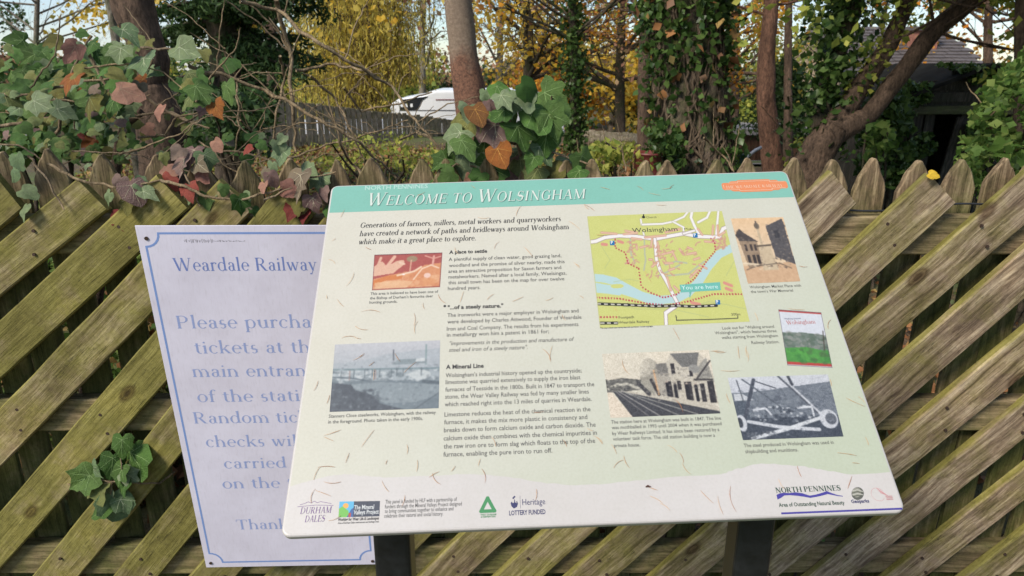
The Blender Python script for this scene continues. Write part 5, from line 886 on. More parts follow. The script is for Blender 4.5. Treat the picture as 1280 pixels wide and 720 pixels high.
# 9 pine trunk
rt, pts, rr = tree('pine_tree', 'straight slender reddish trunk right of the ivy clad tree', [(966,-130,8,16),(964,0,8,18),(958,70,8,22),(957,130,8,26),(966,205,8,30)], B_pine); trunk(rt, pts, rr, B_pine, 16, .07, 2)
r = random.Random(31); out_, tips = [], []
for k in range(12): grow(r, px(963, r.uniform(-110,40), 8), Vector((r.choice((-1,1)), r.uniform(-.6,.6), .25)), 1.0, .016, 2, out_, tips, .6, -.05, 3)
limbs('branch', out_, B_pine, rt); cloud('crown', spread_pts(tips, 5, .07, 3), .05, K_ygreen, rt, .4)
# 11 forked leaning tree
rt, pts, rr = tree('forked_tree', 'large leaning forked tree with two bare limbs reaching up to the right corner', [(1044,158,5.4,36),(1024,188,5.4,46),(1008,218,5.4,54)], B_brown, flare=1.15); trunk(rt, pts, rr, B_brown, 20, .08)
A_s = trunk_pts([(1290,-60,5.4,22),(1225,-8,5.4,24),(1168,38,5.4,24),(1128,90,5.4,25),(1085,145,5.4,26),(1036,170,5.4,36)], 8, 3); trunk(rt, *A_s, B_brown, 16, .08, 4, 'limb')
A_s = trunk_pts([(1180,-90,5.5,18),(1140,-10,5.5,20),(1112,55,5.5,22),(1075,110,5.5,27),(1035,165,5.45,34)], 8, 4); trunk(rt, *A_s, B_brown, 16, .08, 6, 'limb')
A_s = trunk_pts([(1120,-110,5.6,18),(1075,-10,5.6,20),(1050,60,5.6,22),(1030,120,5.55,24),(1022,185,5.5,30)], 8, 6); trunk(rt, *A_s, B_dark, 12, .08, 8, 'limb')
r = random.Random(41); P = []
for i, (c, q) in enumerate(zip(*A_s)):
    for k in range(36): a = r.uniform(0, 6.28); d_ = q + abs(r.gauss(0,.13)); P.append(c + Vector((math.cos(a)*d_, math.sin(a)*d_*.8, r.gauss(0,.06) - d_*.25)))
for k in range(900): c = px(r.triangular(1000,1085,1035), r.uniform(-60,130), 5.5+r.gauss(0,.12)); P.append(c)
cloud('ivy_foliage', P, .055, K_ivy, rt, .8, .5, kind='stuff')
B_s = trunk_pts([(1140,-10,5.5,28),(1112,55,5.5,28),(1075,110,5.5,34)], 30, 4); P = [c + Vector((r.gauss(0,.07)-.07, r.gauss(0,.08)-.04, r.gauss(0,.05))) for c in B_s[0] for _ in range(3)]
cloud('lichen_ivy_foliage', P, .045, K_ygreen, rt, .8, .3, kind='stuff')
out_, tips = [], []
for k in range(9): a = px(*r.choice([(1200,10),(1168,38),(1225,-8),(1140,-10),(1112,55),(1250,-30)]), 5.4); grow(r, a, Vector((r.uniform(-.3,1), r.uniform(-.8,.2), r.uniform(-.2,.8))), .55, .012, 3, out_, tips, .8, -.02, 3)
limbs('branch', out_, B_brown, rt); cloud('crown', spread_pts(tips, 3, .06, 6), .06, K_ygreen, rt, .65, .3)
# 6 thin ivy clad trunk
rt, pts, rr = tree('ivy_clad_tree', 'thin dark trunk sheathed in small ivy left of the golden leaved trees', [(712,-80,9,10),(716,40,9,12),(718,110,9,14),(720,180,9,16)], B_dark); trunk(rt, pts, rr, B_dark, 10)
r = random.Random(51); P = [pts[i] + Vector((r.gauss(0,.09), r.gauss(0,.09), r.uniform(-.08,.08))) for i in range(6, len(pts)) for _ in range(75)]; cloud('ivy_foliage', P, .055, K_ivy, rt, .8, .4, kind='stuff')
out_, tips = [], []
for k in range(9): grow(r, px(714, r.uniform(-60,60), 9), Vector((r.choice((-1,1))*r.uniform(.5,1), r.uniform(-.5,.5), .45)), .9, .02, 3, out_, tips, .8, .05, 3)
limbs('branch', out_, B_dark, rt)
# leafy trees further back
def back(name, label, x, Y, top, base, w_, bark, leaf, nb, per, size, rad=.16, seed=0, kids=3, spread=.75, up=.08, L=1.3, depth=3, box=60, droop=0., group=None):
    rt, pts, rr = tree(name, label, [(x+4, top-60, Y, w_*.6), (x, (top+base)/2, Y, w_*.85), (x, base, Y, w_)], bark, seed, group); trunk(rt, pts, rr, bark, 10, .05, seed)
    r = random.Random(seed); out_, tips = [], []
    for k in range(nb): grow(r, px(x + r.uniform(-3,3), r.uniform(top-50, base-box), Y), Vector((r.uniform(-1,1), r.uniform(-1,1), r.uniform(0,.6))), L, w_/870*Y*.16, depth, out_, tips, spread, up, kids, .14, 4)
    limbs('branch', out_, bark, rt, 6); cloud('crown', spread_pts(tips, per, rad, seed), size, leaf, rt, .7, droop)
back('russet_tree', 'twiggy tree with thin reddish brown leaves right of the smooth middle trunk', 660, 12, 0, 165, 16, B_dark, K_rust, 12, 3, .07, .18, 61, L=1.5)
back('golden_tree', 'golden leaved tree between the two ivy clad trunks', 775, 12, 0, 175, 16, B_dark, K_yell, 13, 6, .085, .16, 62, L=1.4, box=40)
back('golden_tree', 'orange and gold leaved tree just behind the thick ivy clad trunk, forked low', 805, 9, 0, 185, 20, B_brown, K_orange, 8, 3, .07, .14, 63, L=1.0, box=80)
back('orange_tree', 'small bright orange tree showing right of the thick ivy clad trunk', 895, 14, 60, 160, 10, B_brown, K_orange, 9, 6, .09, .15, 64, L=.75, depth=2, box=30)
back('yellow_green_tree', 'soft yellow green tree left of the slender reddish trunk', 918, 17, 20, 160, 14, B_brown, K_ygreen, 18, 6, .10, .22, 65, L=1.3, depth=2, box=25, droop=.8)
back('yellow_tree', 'yellow leaved tree with fine branches above the slender reddish trunk', 985, 11, -40, 150, 12, B_brown, K_yell, 7, 2, .07, .16, 66, L=1.3, box=110)
back('golden_tree', 'gold leaved tree behind the dark yew, top left', 340, 10, -10, 120, 14, B_brown, K_yell, 9, 4, .08, .16, 67, L=1.1, box=60)
back('bare_tree', 'bare fine twigged tree against the sky at far upper left', 45, 9, -20, 130, 8, B_grey, K_rust, 13, 0 or 1, .03, .12, 68, L=1.2, box=30)
back('bare_tree', 'bare twiggy tree against the sky left of the smooth middle trunk', 528, 25, -20, 120, 10, B_grey, K_ygreen, 12, 1, .05, .12, 69, L=1.4, box=20)
back('bare_tree', 'bare twiggy tree against the sky just right of the smooth middle trunk', 625, 16, -20, 120, 10, B_grey, K_rust, 12, 1, .06, .12, 70, L=1.5, box=20)
back('orange_tree', 'orange leaved tree over the dark shed roof at upper right', 1235, 10, -20, 90, 12, B_brown, K_orange, 11, 4, .08, .15, 71, L=1.0, box=20)
back('green_tree', 'green leaved tree overhanging the top right corner', 1275, 4.6, -70, 150, 16, B_brown, K_ygreen, 26, 10, .05, .14, 72, L=.95, box=120)
# dark evergreen behind the pine
rt = empty('evergreen_tree', px(985, 165, 13), label='dense dark bluish evergreen right of the slender reddish trunk', cat='tree'); r = random.Random(81); P = []
for k in range(7000):
    t = r.random(); z = 1.0 - t; w_ = 46*(1-z**1.5)+6; x = 985 + r.gauss(0,1)*w_*.55; P.append(px(x, 168 - 92*z + r.gauss(0,4), 13 + r.gauss(0,.35)))
cloud('crown', P, .09, K_dgreen, rt, .35); MB().tube([(0,0,-.6),(0,0,.9)], [.12,.05], 8).build('trunk', B_dark, rt, True)
# low hedge of evergreen right of the far fence
def hedge(name, label, x0, x1, y0, y1, Y, leaf, n_, size, seed, dY=.3, kind=None, cat='bush', fray=5, stem=True, slope=0.):
    rt = empty(name, Vector((px((x0+x1)/2, y1, Y).x, Y, float(gz(px((x0+x1)/2, y1, Y).x, Y)))), label=label, cat=cat); r = random.Random(seed); P = []
    while len(P) < n_:
        x = r.uniform(x0, x1); y = r.uniform(y0, y1)
        u = (x-x0)/(x1-x0); edge = y0 + (y1-y0)*(.35*(2*u-1)**4) + 9*mnoise.noise(Vector((x*.05, seed, 0)))
        if y < edge + slope*(x1-x): continue
        if mnoise.noise(Vector((x*.035, y*.045, seed))) < -.16: continue
        P.append(px(x + r.gauss(0,fray), y + r.gauss(0,fray*.6), Y + r.gauss(0,dY)))
    cloud('foliage', P, size, leaf, rt, .7, .2)
    if stem:
        out_ = []
        for k in range(9): a = rt.location + Vector((r.uniform(-.1,.1), 0, 0)); b = r.choice(P); out_.append((wob(a, b, 5, .04, r), [.02,.017,.014,.011,.008,.005]))
        limbs('stem', out_, B_dark, rt)
    return rt
hedge('leafy_shrub', 'bright green broad leaved shrub against the right edge, in front of the dark shed', 1195, 1360, -10, 240, 3.1, K_bright, 6800, .034, 91, .3, slope=.95)
hedge('leafy_shrub', 'dark ivy covered bush between the forked tree and the shed door', 1078, 1140, 110, 232, 5.9, K_ivy, 2600, .06, 92, .12)
hedge('leafy_shrub', 'small light green shrub at the foot of the forked tree', 1088, 1112, 150, 200, 4.8, K_bright, 170, .06, 93, .1)
hedge('leafy_shrub', 'mixed green shrub under the leaning fork behind the board corner', 985, 1035, 175, 225, 6.5, K_ygreen, 500, .06, 94, .2)
hedge('leafy_shrub', 'tangled dark bush behind the ivy at the far left edge', -60, 130, 85, 200, 3.6, K_ivy, 2600, .05, 95, .3)
hedge('leafy_shrub', 'dark shrubbery below the yew boughs', 215, 345, 105, 190, 5.2, K_dgreen, 1700, .055, 96, .25)
hedge('leafy_shrub', 'sparse yellow green shrub in front of the slatted far fence', 400, 545, 168, 215, 5.0, K_ygreen, 500, .035, 97, .3, stem=True)
hedge('leafy_shrub', 'green and yellow weeds beside the red barrel', 735, 800, 178, 215, 4.4, K_ygreen, 500, .045, 98, .2)
hedge('leafy_shrub', 'low green shrub at the foot of the thick ivy clad trunk', 815, 850, 150, 215, 4.5, K_ivy, 420, .05, 99, .08)
# bright ground cover and leaf litter (nobody could count it)
r = random.Random(101)
def carpet(name, x0, x1, y0, y1, n_, hgt, size, leaf, label, cat, seed):
    g = np.random.default_rng(seed); X = g.uniform(x0, x1, n_); Y = g.uniform(y0, y1, n_); Z = gz(X, Y) + g.uniform(0, 1, n_)**1.6*hgt
    cloud(name, np.stack([X, Y, Z], 1), size, leaf, None, .75, 0, label=label, cat=cat, kind='stuff')
carpet('ground_cover', -3.0, -1.0, 2.2, 4.2, 9000, .30, .035, K_bright, 'bright green low ground cover behind the pickets at left', 'ground cover', 1)
carpet('ground_cover', -4.5, .6, 4.2, 9.5, 8000, .11, .032, K_ygreen, 'yellow green undergrowth on the bank in front of the far fence', 'undergrowth', 2)
carpet('leaf_litter', -4.5, 3.5, 1.8, 9.5, 30000, .07, .045, K_litter, 'brown and orange fallen leaves over the bank behind the fence', 'leaf litter', 3)
carpet('dead_bracken', -1.5, -.5, 2.1, 3.1, 3000, .32, .05, K_litter, 'rust coloured dead bracken just behind the pickets above the lilac notice', 'bracken', 4)
mb = MB()
for k in range(620):                       # dry stalks standing in the undergrowth
    x, y = r.uniform(-4, 2.4), r.uniform(2.4, 8.5); a = Vector((x, y, float(gz(x, y)))); hgt_ = r.uniform(.08, .42); b = a + Vector((r.gauss(0,.12), r.gauss(0,.08), hgt_)); mb.tube([a, a.lerp(b,.55)+Vector((r.gauss(0,.02),0,0)), b], [.004,.003,.0015], 3)
mb.build('dry_stalks', M_twig, None, label='thin dry stalks standing in the undergrowth behind the fence', cat='dry stalks', kind='stuff')
# left ivy mass: 150 leaves and climbing stems
r = random.Random(111)
i5 = empty('ivy_plant', px(95, 215, 2.1), label='big tangle of green ivy with a few orange leaves filling the upper left corner', cat='ivy')
cnt = 0
while cnt < 255:
    x, y = r.triangular(-30, 300, 70), r.triangular(28, 215, 120)
    if y < 60 - .12*(x-60) and x > 40: 
        if r.random() < .6: continue
    if x > 200 and y > 160: continue
    if 165 < x < 225 and y > 60 and r.random() < .75: continue
    Y = r.uniform(1.75, 2.5); s = r.uniform(15, 30)*(1.15 if y < 130 else .9); c = r.choices(['green','pale','olive','orange','pink','purple'], [9,2.2,3.6,.18,.12,.35])[0]
    put_leaf(i5, px(x, y, Y), s/870*Y*.88, r.uniform(-90, 90), c, r, up=.7); cnt += 1
for x, y, s, a, c in [(160,42,30,30,'pale'),(180,80,34,20,'pale'),(232,63,32,60,'pale'),(88,100,28,0,'orange'),(140,130,30,-10,'green'),(160,115,30,80,'pink'),(250,115,30,30,'green'),(285,115,28,20,'green'),(110,130,30,0,'olive'),(80,140,28,70,'pale'),(20,50,24,-80,'green'),(90,65,28,-40,'pink'),(150,66,26,0,'pale'),(200,140,20,0,'pink'),(235,125,24,-20,'olive'),(270,135,24,30,'orange'),(50,130,30,60,'pale')]:
    Y = 1.75; put_leaf(i5, px(x, y, Y), s/870*Y*1.2, a, c, r, up=.6)
for pl_ in [[(0,158),(40,152),(80,145),(105,150)],[(110,65),(125,95),(140,120),(170,145),(215,140),(250,158)],[(170,115),(200,135),(230,150),(262,160)],[(-10,120),(40,118),(90,105),(150,95),(180,75)],[(-20,190),(30,160),(80,140)],[(150,30),(175,60),(230,62)],[(60,200),(75,150),(90,90),(115,45)]]:
    vine(i5, [px(x, y, 1.95) for x, y in pl_], .005, r, M_stem)
for k in range(16):
    x, y = r.uniform(-20, 290), r.uniform(70, 225); q = [(x, y)]; a_ = r.uniform(-.9, .5)
    for j in range(4): a_ += r.gauss(0, .5); x += 34*math.cos(a_); y += 26*math.sin(a_); q.append((x, y))
    Y = r.uniform(1.75, 2.6); vine(i5, [px(a, b, Y) for a, b in q], r.uniform(.0018, .0035), r, r.choice((M_stem, M_twig)))
i6 = empty('ivy_plant', px(60, 215, 1.75), label='low tangle of small dull ivy leaves and stems just behind the pickets at left', cat='ivy'); cnt = 0
while cnt < 130:
    x, y = r.uniform(-40, 330), r.triangular(95, 222, 170); 
    if 168 < x < 225 and y < 175 or (x > 235 and y < 165): continue
    Y = r.uniform(1.70, 2.3); put_leaf(i6, px(x, y, Y), r.uniform(10, 20)/870*Y, r.uniform(-90, 90), r.choices(['green','pale','olive','purple','red'], [8,2,4,.8,.3])[0], r, up=.7); cnt += 1
for k in range(12):
    x, y = r.uniform(-20, 300), r.uniform(165, 225); q = [(x, y)]; a_ = r.uniform(-.4, .4)
    for j in range(4): a_ += r.gauss(0, .4); x += 30*math.cos(a_); y = min(232, y + 18*math.sin(a_)); q.append((x, y))
    Y = r.uniform(1.70, 2.1); vine(i6, [px(a, b, Y) for a, b in q], r.uniform(.0015, .003), r, r.choice((M_stem, M_twig)))
# bare bramble stems arching over the bank
BR = [([(300,2),(345,12),(400,55),(440,80),(490,108),(520,150),(555,195)], 2.6, 5, 'long bare stem arching down to the right from the top left over the far fence'),
 ([(235,82),(330,112),(400,150),(450,178),(495,222)], 2.4, 5, 'long bare stem sloping down to the board from the left ivy'),
 ([(345,0),(362,60),(366,130),(370,190)], 3.2, 6, 'upright pale stem in front of the yew'),
 ([(370,88),(420,80),(455,88),(475,98)], 3.0, 4, 'short curved twig under the yew boughs'),
 ([(350,70),(356,100),(345,140),(342,185)], 2.8, 4, 'wavy reddish stem left of the far fence'),
 ([(388,95),(420,125),(440,165),(455,200)], 3.0, 3.5, 'thin bent twig crossing the far fence'),
 ([(360,198),(420,178),(470,165),(510,150)], 3.0, 3, 'thin low twig running right in front of the far fence'),
 ([(500,175),(520,165),(538,172)], 2.8, 3, 'short hooked twig left of the middle ivy clump'),
 ([(300,150),(320,170),(330,215)], 2.2, 3, 'brown twig behind the pickets above the notice'),
 ([(430,110),(452,140),(500,130),(540,115)], 3.1, 3, 'forked twig beside the white van'),
 ([(280,60),(296,100),(300,160),(292,200)], 2.6, 3, 'thin upright stem beside the pink ivy'),
 ([(455,220),(440,205),(425,180),(410,120)], 2.5, 4, 'slender upright twig just left of the board corner'),
 ([(880,172),(905,196),(918,215)], 4.0, 3, 'bare twig right of the thick ivy clad trunk'),
 ([(1225,152),(1240,165),(1262,195),(1275,215)], 2.9, 5, 'brown branch in the bright shrub at the right edge'),
 ([(985,120),(990,150),(975,170)], 6, 3, 'curled dry stem beside the slender reddish trunk'),
 ([(756,178),(778,190),(782,215)], 4, 3, 'bare twig beside the red barrel')]
for q, Y, wd, lab in BR:
    a = [px(x, y, Y + .1*math.sin(i*2)) for i, (x, y) in enumerate(q)]; rt = empty('bramble', a[-1], label=lab, cat='bramble'); vine(rt, a, wd/2/870*Y, r, M_twig, 'stem')
    for k in range(5): j = r.randrange(1, len(a)); b = a[j-1].lerp(a[j], r.random()); c = b + Vector((r.uniform(-.25,.25), r.uniform(-.1,.1), r.uniform(-.05,.25))); vine(rt, [b, b.lerp(c,.5)+Vector((0,0,.02)), c], wd/5/870*Y, r, M_twig, 'side_twig')
# ------------------------------------------------------------------ far fences, van, shed, house and yard things
def palings(name, label, A, B, hgt, nb, wv, th, mat, seed, top=None):
    rt = empty(name, A, label=label, cat='fence'); r = random.Random(seed); d = B - A; L = d.length; ux = d.normalized(); a = math.atan2(ux.y, ux.x)
    mm = []
    for k in range(4):
        w2 = wv/2; mm.append(MB().box((-w2, 0, 0), (w2, th, 1)).mesh('paling')); mm[-1].materials.append(mat)
    for i in range(nb):
        t = (i+.5)/nb; p = A.lerp(B, t); o = bpy.data.objects.new('paling', r.choice(mm)); C.objects.link(o); o.parent = rt
        g = float(gz(p.x, p.y)); o.location = (p.x-A.x, p.y-A.y, g - A.z - .1); z1 = p.z - (g-.1) + r.uniform(-.015,.02); o.scale = (r.uniform(.9,1.1), 1, z1); o.rotation_euler = (0, R(r.uniform(-1.2,1.2)), a)
    for dz in (.07, hgt*.7):
        mb = MB(); M = Matrix.Rotation(a, 4, 'Z'); sl_ = (B.z-A.z)/Vector((d.x,d.y,0)).length
        mb.add([Vector((x*Vector((d.x,d.y,0)).length*ux.x/max(1e-6,math.hypot(ux.x,ux.y)) , x*Vector((d.x,d.y,0)).length*ux.y/max(1e-6,math.hypot(ux.x,ux.y)), x*d.z - dz + z)) + Vector((-ux.y, ux.x, 0))*y for x in (0,1) for y in (th+.002, th+.05) for z in (0, .07)], [(0,1,3,2),(4,6,7,5),(0,4,5,1),(2,3,7,6),(0,2,6,4),(1,5,7,3)]); mb.build('rail', mat, rt)
    return rt
palings('paling_fence', 'old brown paling fence running right from the yew to the white van', px(215,110,8.0), px(568,150,11.5), .8, 48, .074, .02, M_paling, 1)
palings('paling_fence', 'short grey brown paling fence right of the thin ivy clad trunk', px(722,163,10.5), px(800,168,10.5), .7, 11, .085, .02, M_paling, 2)
M_wp = plain('white_slat_paint', (.62,.64,.68), .6, 0, .08)
palings('white_fence', 'white slatted fence seen through the gaps of the brown paling fence', px(375,150,13.0), px(600,148,13.0), .8, 52, .05, .02, M_wp, 3)
# white motor caravan side on
M_van = plain('white_van_paint', (.72,.73,.75), .25, 0, .03, 3); M_glass = plain('dark_van_glass', (.02,.022,.028), .1, 0, .2, 3, 1.0); M_grey = plain('grey_trim', (.12,.12,.13), .4)
Yv = 19.0; a = px(486,130,Yv); b = px(708,130,Yv); sc = (b.x-a.x)/222.0; zt = px(540,113,Yv).z
van = empty('motor_caravan', (a.x, Yv, float(gz(a.x, Yv))), label='white motor caravan with rounded roof parked beyond the far fence', cat='caravan')
X = lambda q: (q-486)*sc; zr = zt - van.location.z; dn = lambda q: zr - q*sc
prof = [(X(486),dn(95)),(X(486),dn(26)),(X(489),dn(16)),(X(496),dn(11)),(X(512),dn(8)),(X(530),dn(6)),(X(536),dn(2)),(X(546),zr),(X(640),zr),(X(680),dn(6)),(X(695),dn(16)),(X(704),dn(34)),(X(707),dn(52)),(X(707),dn(95))]
mb = MB(); tp = [(X(486),dn(26))] + prof[2:13]; zb_ = dn(95); k_ = len(tp)
for y_ in (0, 2.1): mb.v += [(x, y_, z) for x, z in tp] + [(x, y_, zb_) for x, z in tp]
for i in range(k_-1): mb.f += [(k_+i, k_+i+1, i+1, i), (2*k_+i, 2*k_+i+1, 3*k_+i+1, 3*k_+i), (i, i+1, 2*k_+i+1, 2*k_+i), (k_+i+1, k_+i, 3*k_+i, 3*k_+i+1)]
mb.f += [(0, 2*k_, 3*k_, k_), (k_-1, 2*k_-1, 4*k_-1, 3*k_-1)]; mb.m = [0]*len(mb.f)
o = mb.build('body', M_van, van, False); bevel(o, .07, 3)
for f_ in o.data.polygons: f_.use_smooth = False
mb = MB().poly([(X(499),dn(24)),(X(503),dn(11)),(X(535),dn(7)),(X(527),dn(12)),(X(521),dn(24))][::-1], 0, .02); mb.build('windscreen', M_glass, van)
mb = MB(); [mb.box((X(501+k*6),-.03,dn(20)),(X(504+k*6),-.021,dn(16))) for k in range(3)]; mb.build('window_trim', M_van, van)
mb = MB().poly([(X(690),dn(40)),(X(678),dn(16)),(X(686),dn(15)),(X(700),dn(40))][::-1], 0, .02); mb.build('rear_window', M_glass, van)
mb = MB(); [mb.box((X(545+k*2.1),-.012,dn(12)+.006*(k%2)),(X(546.6+k*2.1),-.003,dn(10.5))) for k in range(16)]; mb.build('side_lettering', plain('maroon_letters', (.18,.05,.06)), van)
mb = MB(); mb.box((X(522),-.012,dn(24.5)),(X(707),-.003,dn(23.5))); mb.box((X(486),-.012,dn(60)),(X(707),-.003,dn(58.6))); mb.build('side_stripe', M_grey, van)
for q in (515, 670):
    o = MB().tube([(X(q),-.03,.32),(X(q),.2,.32)], .32, 20).build('wheel', plain('tyre_rubber', (.02,.02,.02), .8), van); MB().tube([(X(q),-.05,.32),(X(q),-.028,.32)], .17, 14).build('hubcap', M_grey, o)
mb = MB(); mb.box((X(580),.7,zr-.005),(X(600),1.3,zr+.07)); bevel(mb.build('roof_vent', M_grey, van), .02)
# red barrel
c = px(812, 192, 4.5); g = float(gz(c.x, 4.5)); rb = .095; top = px(812,190,4.5).z
br_ = empty('barrel', (c.x, 4.5, g-.05), label='rusty red metal drum standing just left of the thick ivy clad trunk', cat='drum'); M_red = plain('rusty_red_paint', (.16,.035,.03), .5, 0, .35, 14); hh = top - g + .05
prof = [(rb*.97,0),(rb,.01)]; [prof.extend([(rb, hh*t-.012),(rb*1.045,hh*t),(rb, hh*t+.012)]) for t in (.33,.66)]; prof += [(rb,hh-.015),(rb*1.06,hh-.012),(rb*1.06,hh),(rb*.96,hh),(rb*.96,hh-.03)]
mb = MB(); n_ = 28
for k, (q, z) in enumerate(prof): mb.v += [(q*math.cos(2*math.pi*j/n_), q*math.sin(2*math.pi*j/n_), z) for j in range(n_)]
fs = [(k*n_+j, k*n_+(j+1) % n_, (k+1)*n_+(j+1) % n_, (k+1)*n_+j) for k in range(len(prof)-1) for j in range(n_)] + [tuple((len(prof)-1)*n_+j for j in range(n_))]
mb.f += fs; mb.m += [0]*len(fs); mb.build('drum_body', M_red, br_, True)
# green wheelbarrow
P = px(912, 212, 6.0); wb = empty('wheelbarrow', (P.x, 6.0, float(gz(P.x,6.0))), label='dark green wheelbarrow tipped up right of the thick ivy clad trunk, pale handle raised', cat='wheelbarrow'); M_gr = plain('dark_green_paint', (.02,.05,.045), .35, 0, .3, 9)
z0 = px(912,222,6).z - wb.location.z; z1 = px(912,190,6).z - wb.location.z
mb = MB(); lo = [(-.10,-.08,z0),(.10,-.08,z0),(.10,.10,z0),(-.10,.10,z0)]; hi = [(-.13,-.14,z1-.03),(.09,-.14,z1),(.14,.18,z1-.04),(-.16,.18,z1-.05)]; mb.add(lo+hi, [(3,2,1,0),(0,1,5,4),(1,2,6,5),(2,3,7,6),(3,0,4,7)]); o = mb.build('tray', M_gr, wb); o.modifiers.new('t','SOLIDIFY').thickness = .012
mb = MB(); mb.tube([px(928,201,6)-wb.location, px(944,188,6)-wb.location, px(952,184,6)-wb.location], .014, 7); mb.build('handle', plain('worn_grip', (.45,.46,.5), .5), wb, True)
mb = MB(); mb.tube([px(905,215,6)-wb.location, px(928,201,6)-wb.location], .012, 6); mb.tube([(-.1,-.08,z0),(-.12,-.1,0)], .012, 6); mb.tube([(.1,-.08,z0),(.12,-.1,0)], .012, 6); mb.build('frame', M_gr, wb, True)
o = MB().tube([(-.02,.22,.13),(.02,.22,.13)], .12, 16).build('wheel', M_grey, wb)
# dark timber shed at right
Ys = 6.6; q0 = px(1112, 128, Ys); q1 = px(1340, 120, Ys); pk = px(1228, 84, Ys); gs = float(gz(q0.x+.5, Ys)) - .4
sh = empty('shed', (q0.x, Ys, gs), label='dark tarred timber shed with low gable behind the right end of the fence', cat='shed'); O = sh.location
Xs = lambda v: v - O.x; ev = px(1112,130,Ys).z - gs; rg_ = pk.z - gs; xr_ = q1.x - O.x; xp_ = pk.x - O.x
r = random.Random(6); nb = 15
for i in range(nb):                        # front boards, one by one; the door boards lean
    x0 = xr_*i/nb + .02; x1 = xr_*(i+1)/nb + .012
    if 4 <= i <= 5: continue
    o = MB().box((x0, r.uniform(0,.012), 0), (x1-.012, .022, ev-.02)).build('wall_board', M_oldboard, sh); o.rotation_euler = (0, R(r.uniform(-.4,.4)), 0)
for i in range(3):
    o = MB().box((0, -.02, 0), (.125, 0, ev-.10)).build('door_board', M_oldboard, sh); o.location = (px(1158,215,Ys).x-O.x + i*.132, -.01-i*.004, 0); o.rotation_euler = (0, R(7), 0)
mb = MB().poly([(-.10, ev-.02), (xr_+.1, ev-.02), (xp_, rg_-.03)], -.02, 0); mb.build('gable', M_oldboard, sh)
for i in range(3):
    z = ev + .02 + i*.10; hw = (1-(z-ev)/(rg_-ev)); o = MB().box((xp_ - (xp_+.08)*hw, -.022, z), (xp_ + (xr_-xp_+.08)*hw, -.004, z+.085)).build('gable_board', M_oldboard, sh)
M_beam = wood('mossy_beam', (.02,.018,.012), (.05,.042,.03), (.09,.08,.05), (.05,.07,.02), .1, .1); o = MB().box((-.12,-.06,ev-.09),(xr_+.12,-.002,ev-.015)).build('beam', M_beam, sh); bevel(o, .005)
M_felt = plain('roofing_felt', (.012,.012,.011), .95, 0, .5, 6, .1)
for s, xe in ((-1, -.16), (1, xr_+.16)):
    zl = ev - .05; mb = MB(); vs = [(xe,-.14,zl),(xp_,-.14,rg_),(xp_,1.5,rg_),(xe,1.5,zl)]; vs += [(a_,b_,c_+.035) for a_,b_,c_ in vs]; fs = [(0,1,2,3),(7,6,5,4),(0,4,5,1),(1,5,6,2),(2,6,7,3),(3,7,4,0)]; mb.add(vs, fs); mb.build('roof_slope', M_felt, sh)
mb = MB(); mb.box((0,.03,0),(.03,1.45,ev-.05)); mb.box((xr_-.03,.03,0),(xr_,1.45,ev-.05)); mb.box((0.03,1.40,0),(xr_-.03,1.45,ev-.05)); mb.build('side_walls', M_oldboard, sh)
g = np.random.default_rng(5); P = []
r = random.Random(9)
while len(P) < 2600:
    x, y = r.uniform(1105,1340), r.uniform(80,225)
    if mnoise.noise(Vector((x*.02, y*.03, 3))) < (.05 if x < 1165 else .24): continue
    P.append(px(x, y, Ys-.05-abs(r.gauss(0,.05))))
iv = empty('ivy_plant', (q0.x+.3, Ys-.1, gs), label='small leaved ivy creeping over the front of the dark shed', cat='ivy'); cloud('foliage', P, .05, K_ivy, iv, .8, .4, kind='stuff')
# stone house with slate roof beyond
Yh = 19.0; h0 = px(1062, 95, Yh); h1 = px(1225, 95, Yh); gh = float(gz(h0.x, Yh)); ho = empty('stone_house', (h0.x, Yh, gh), label='sandstone house with grey slate roof beyond the shed at upper right', cat='house'); W_h = h1.x - h0.x; eh = px(1100, 94, Yh).z - gh; rh = px(1100, 34, Yh+2.5).z - gh
m, n, p = nodes('sandstone'); p.inputs['Roughness'].default_value = .9; bt = N(n, 'ShaderNodeTexBrick', Scale=1.0); n.links.new(mapped(n, (1,1,1)), bt.inputs['Vector']); 
c = ramp(n, noise(n, mapped(n, (1,1,1)), 5, 6, .7), [(.3, (.24,.17,.11)), (.7, (.46,.36,.25))]); n.links.new(c, p.inputs['Base Color']); bump(n, p, noise(n, mapped(n, (1,1,1)), 9, 6), .8, .05); n.nodes.remove(bt)
mb = MB(); mb.box((0,.12,0),(W_h,5,eh)); mb.add([(0,.12,eh),(0,5,eh),(0,2.56,rh-.1)], [(0,1,2)]); mb.add([(W_h,.12,eh),(W_h,5,eh),(W_h,2.56,rh-.1)], [(0,2,1)]); mb.build('wall', m, ho)
r = random.Random(14); bs = []
for k in range(3): b_ = MB().box((0,0,0),(1,.12,1)).mesh('stone_block'); b_.materials.append(plain('stone_block_%d' % k, ((.40,.31,.21),(.33,.25,.17),(.46,.37,.27))[k], .9, 0, .25, 7)); bs.append(b_)
wins = [(.55,1.05),(3.0,3.6)]; cnt = 0; z = eh - .24
while z > eh - 2.4 and cnt < 280:
    x = 0
    while x < W_h:
        w_ = r.uniform(.28,.55); x1 = min(x+w_, W_h)
        if not any(x1 > a_ - .02 and x < b_ + .02 and z > eh-1.6 and z < eh-.22 for a_, b_ in wins):
            o = bpy.data.objects.new('stone_block', r.choice(bs)); C.objects.link(o); o.parent = ho; o.location = (x, r.uniform(-.01,.012), z); o.scale = (x1-x-.018, 1, .222); cnt += 1
        x = x1
    z -= .24
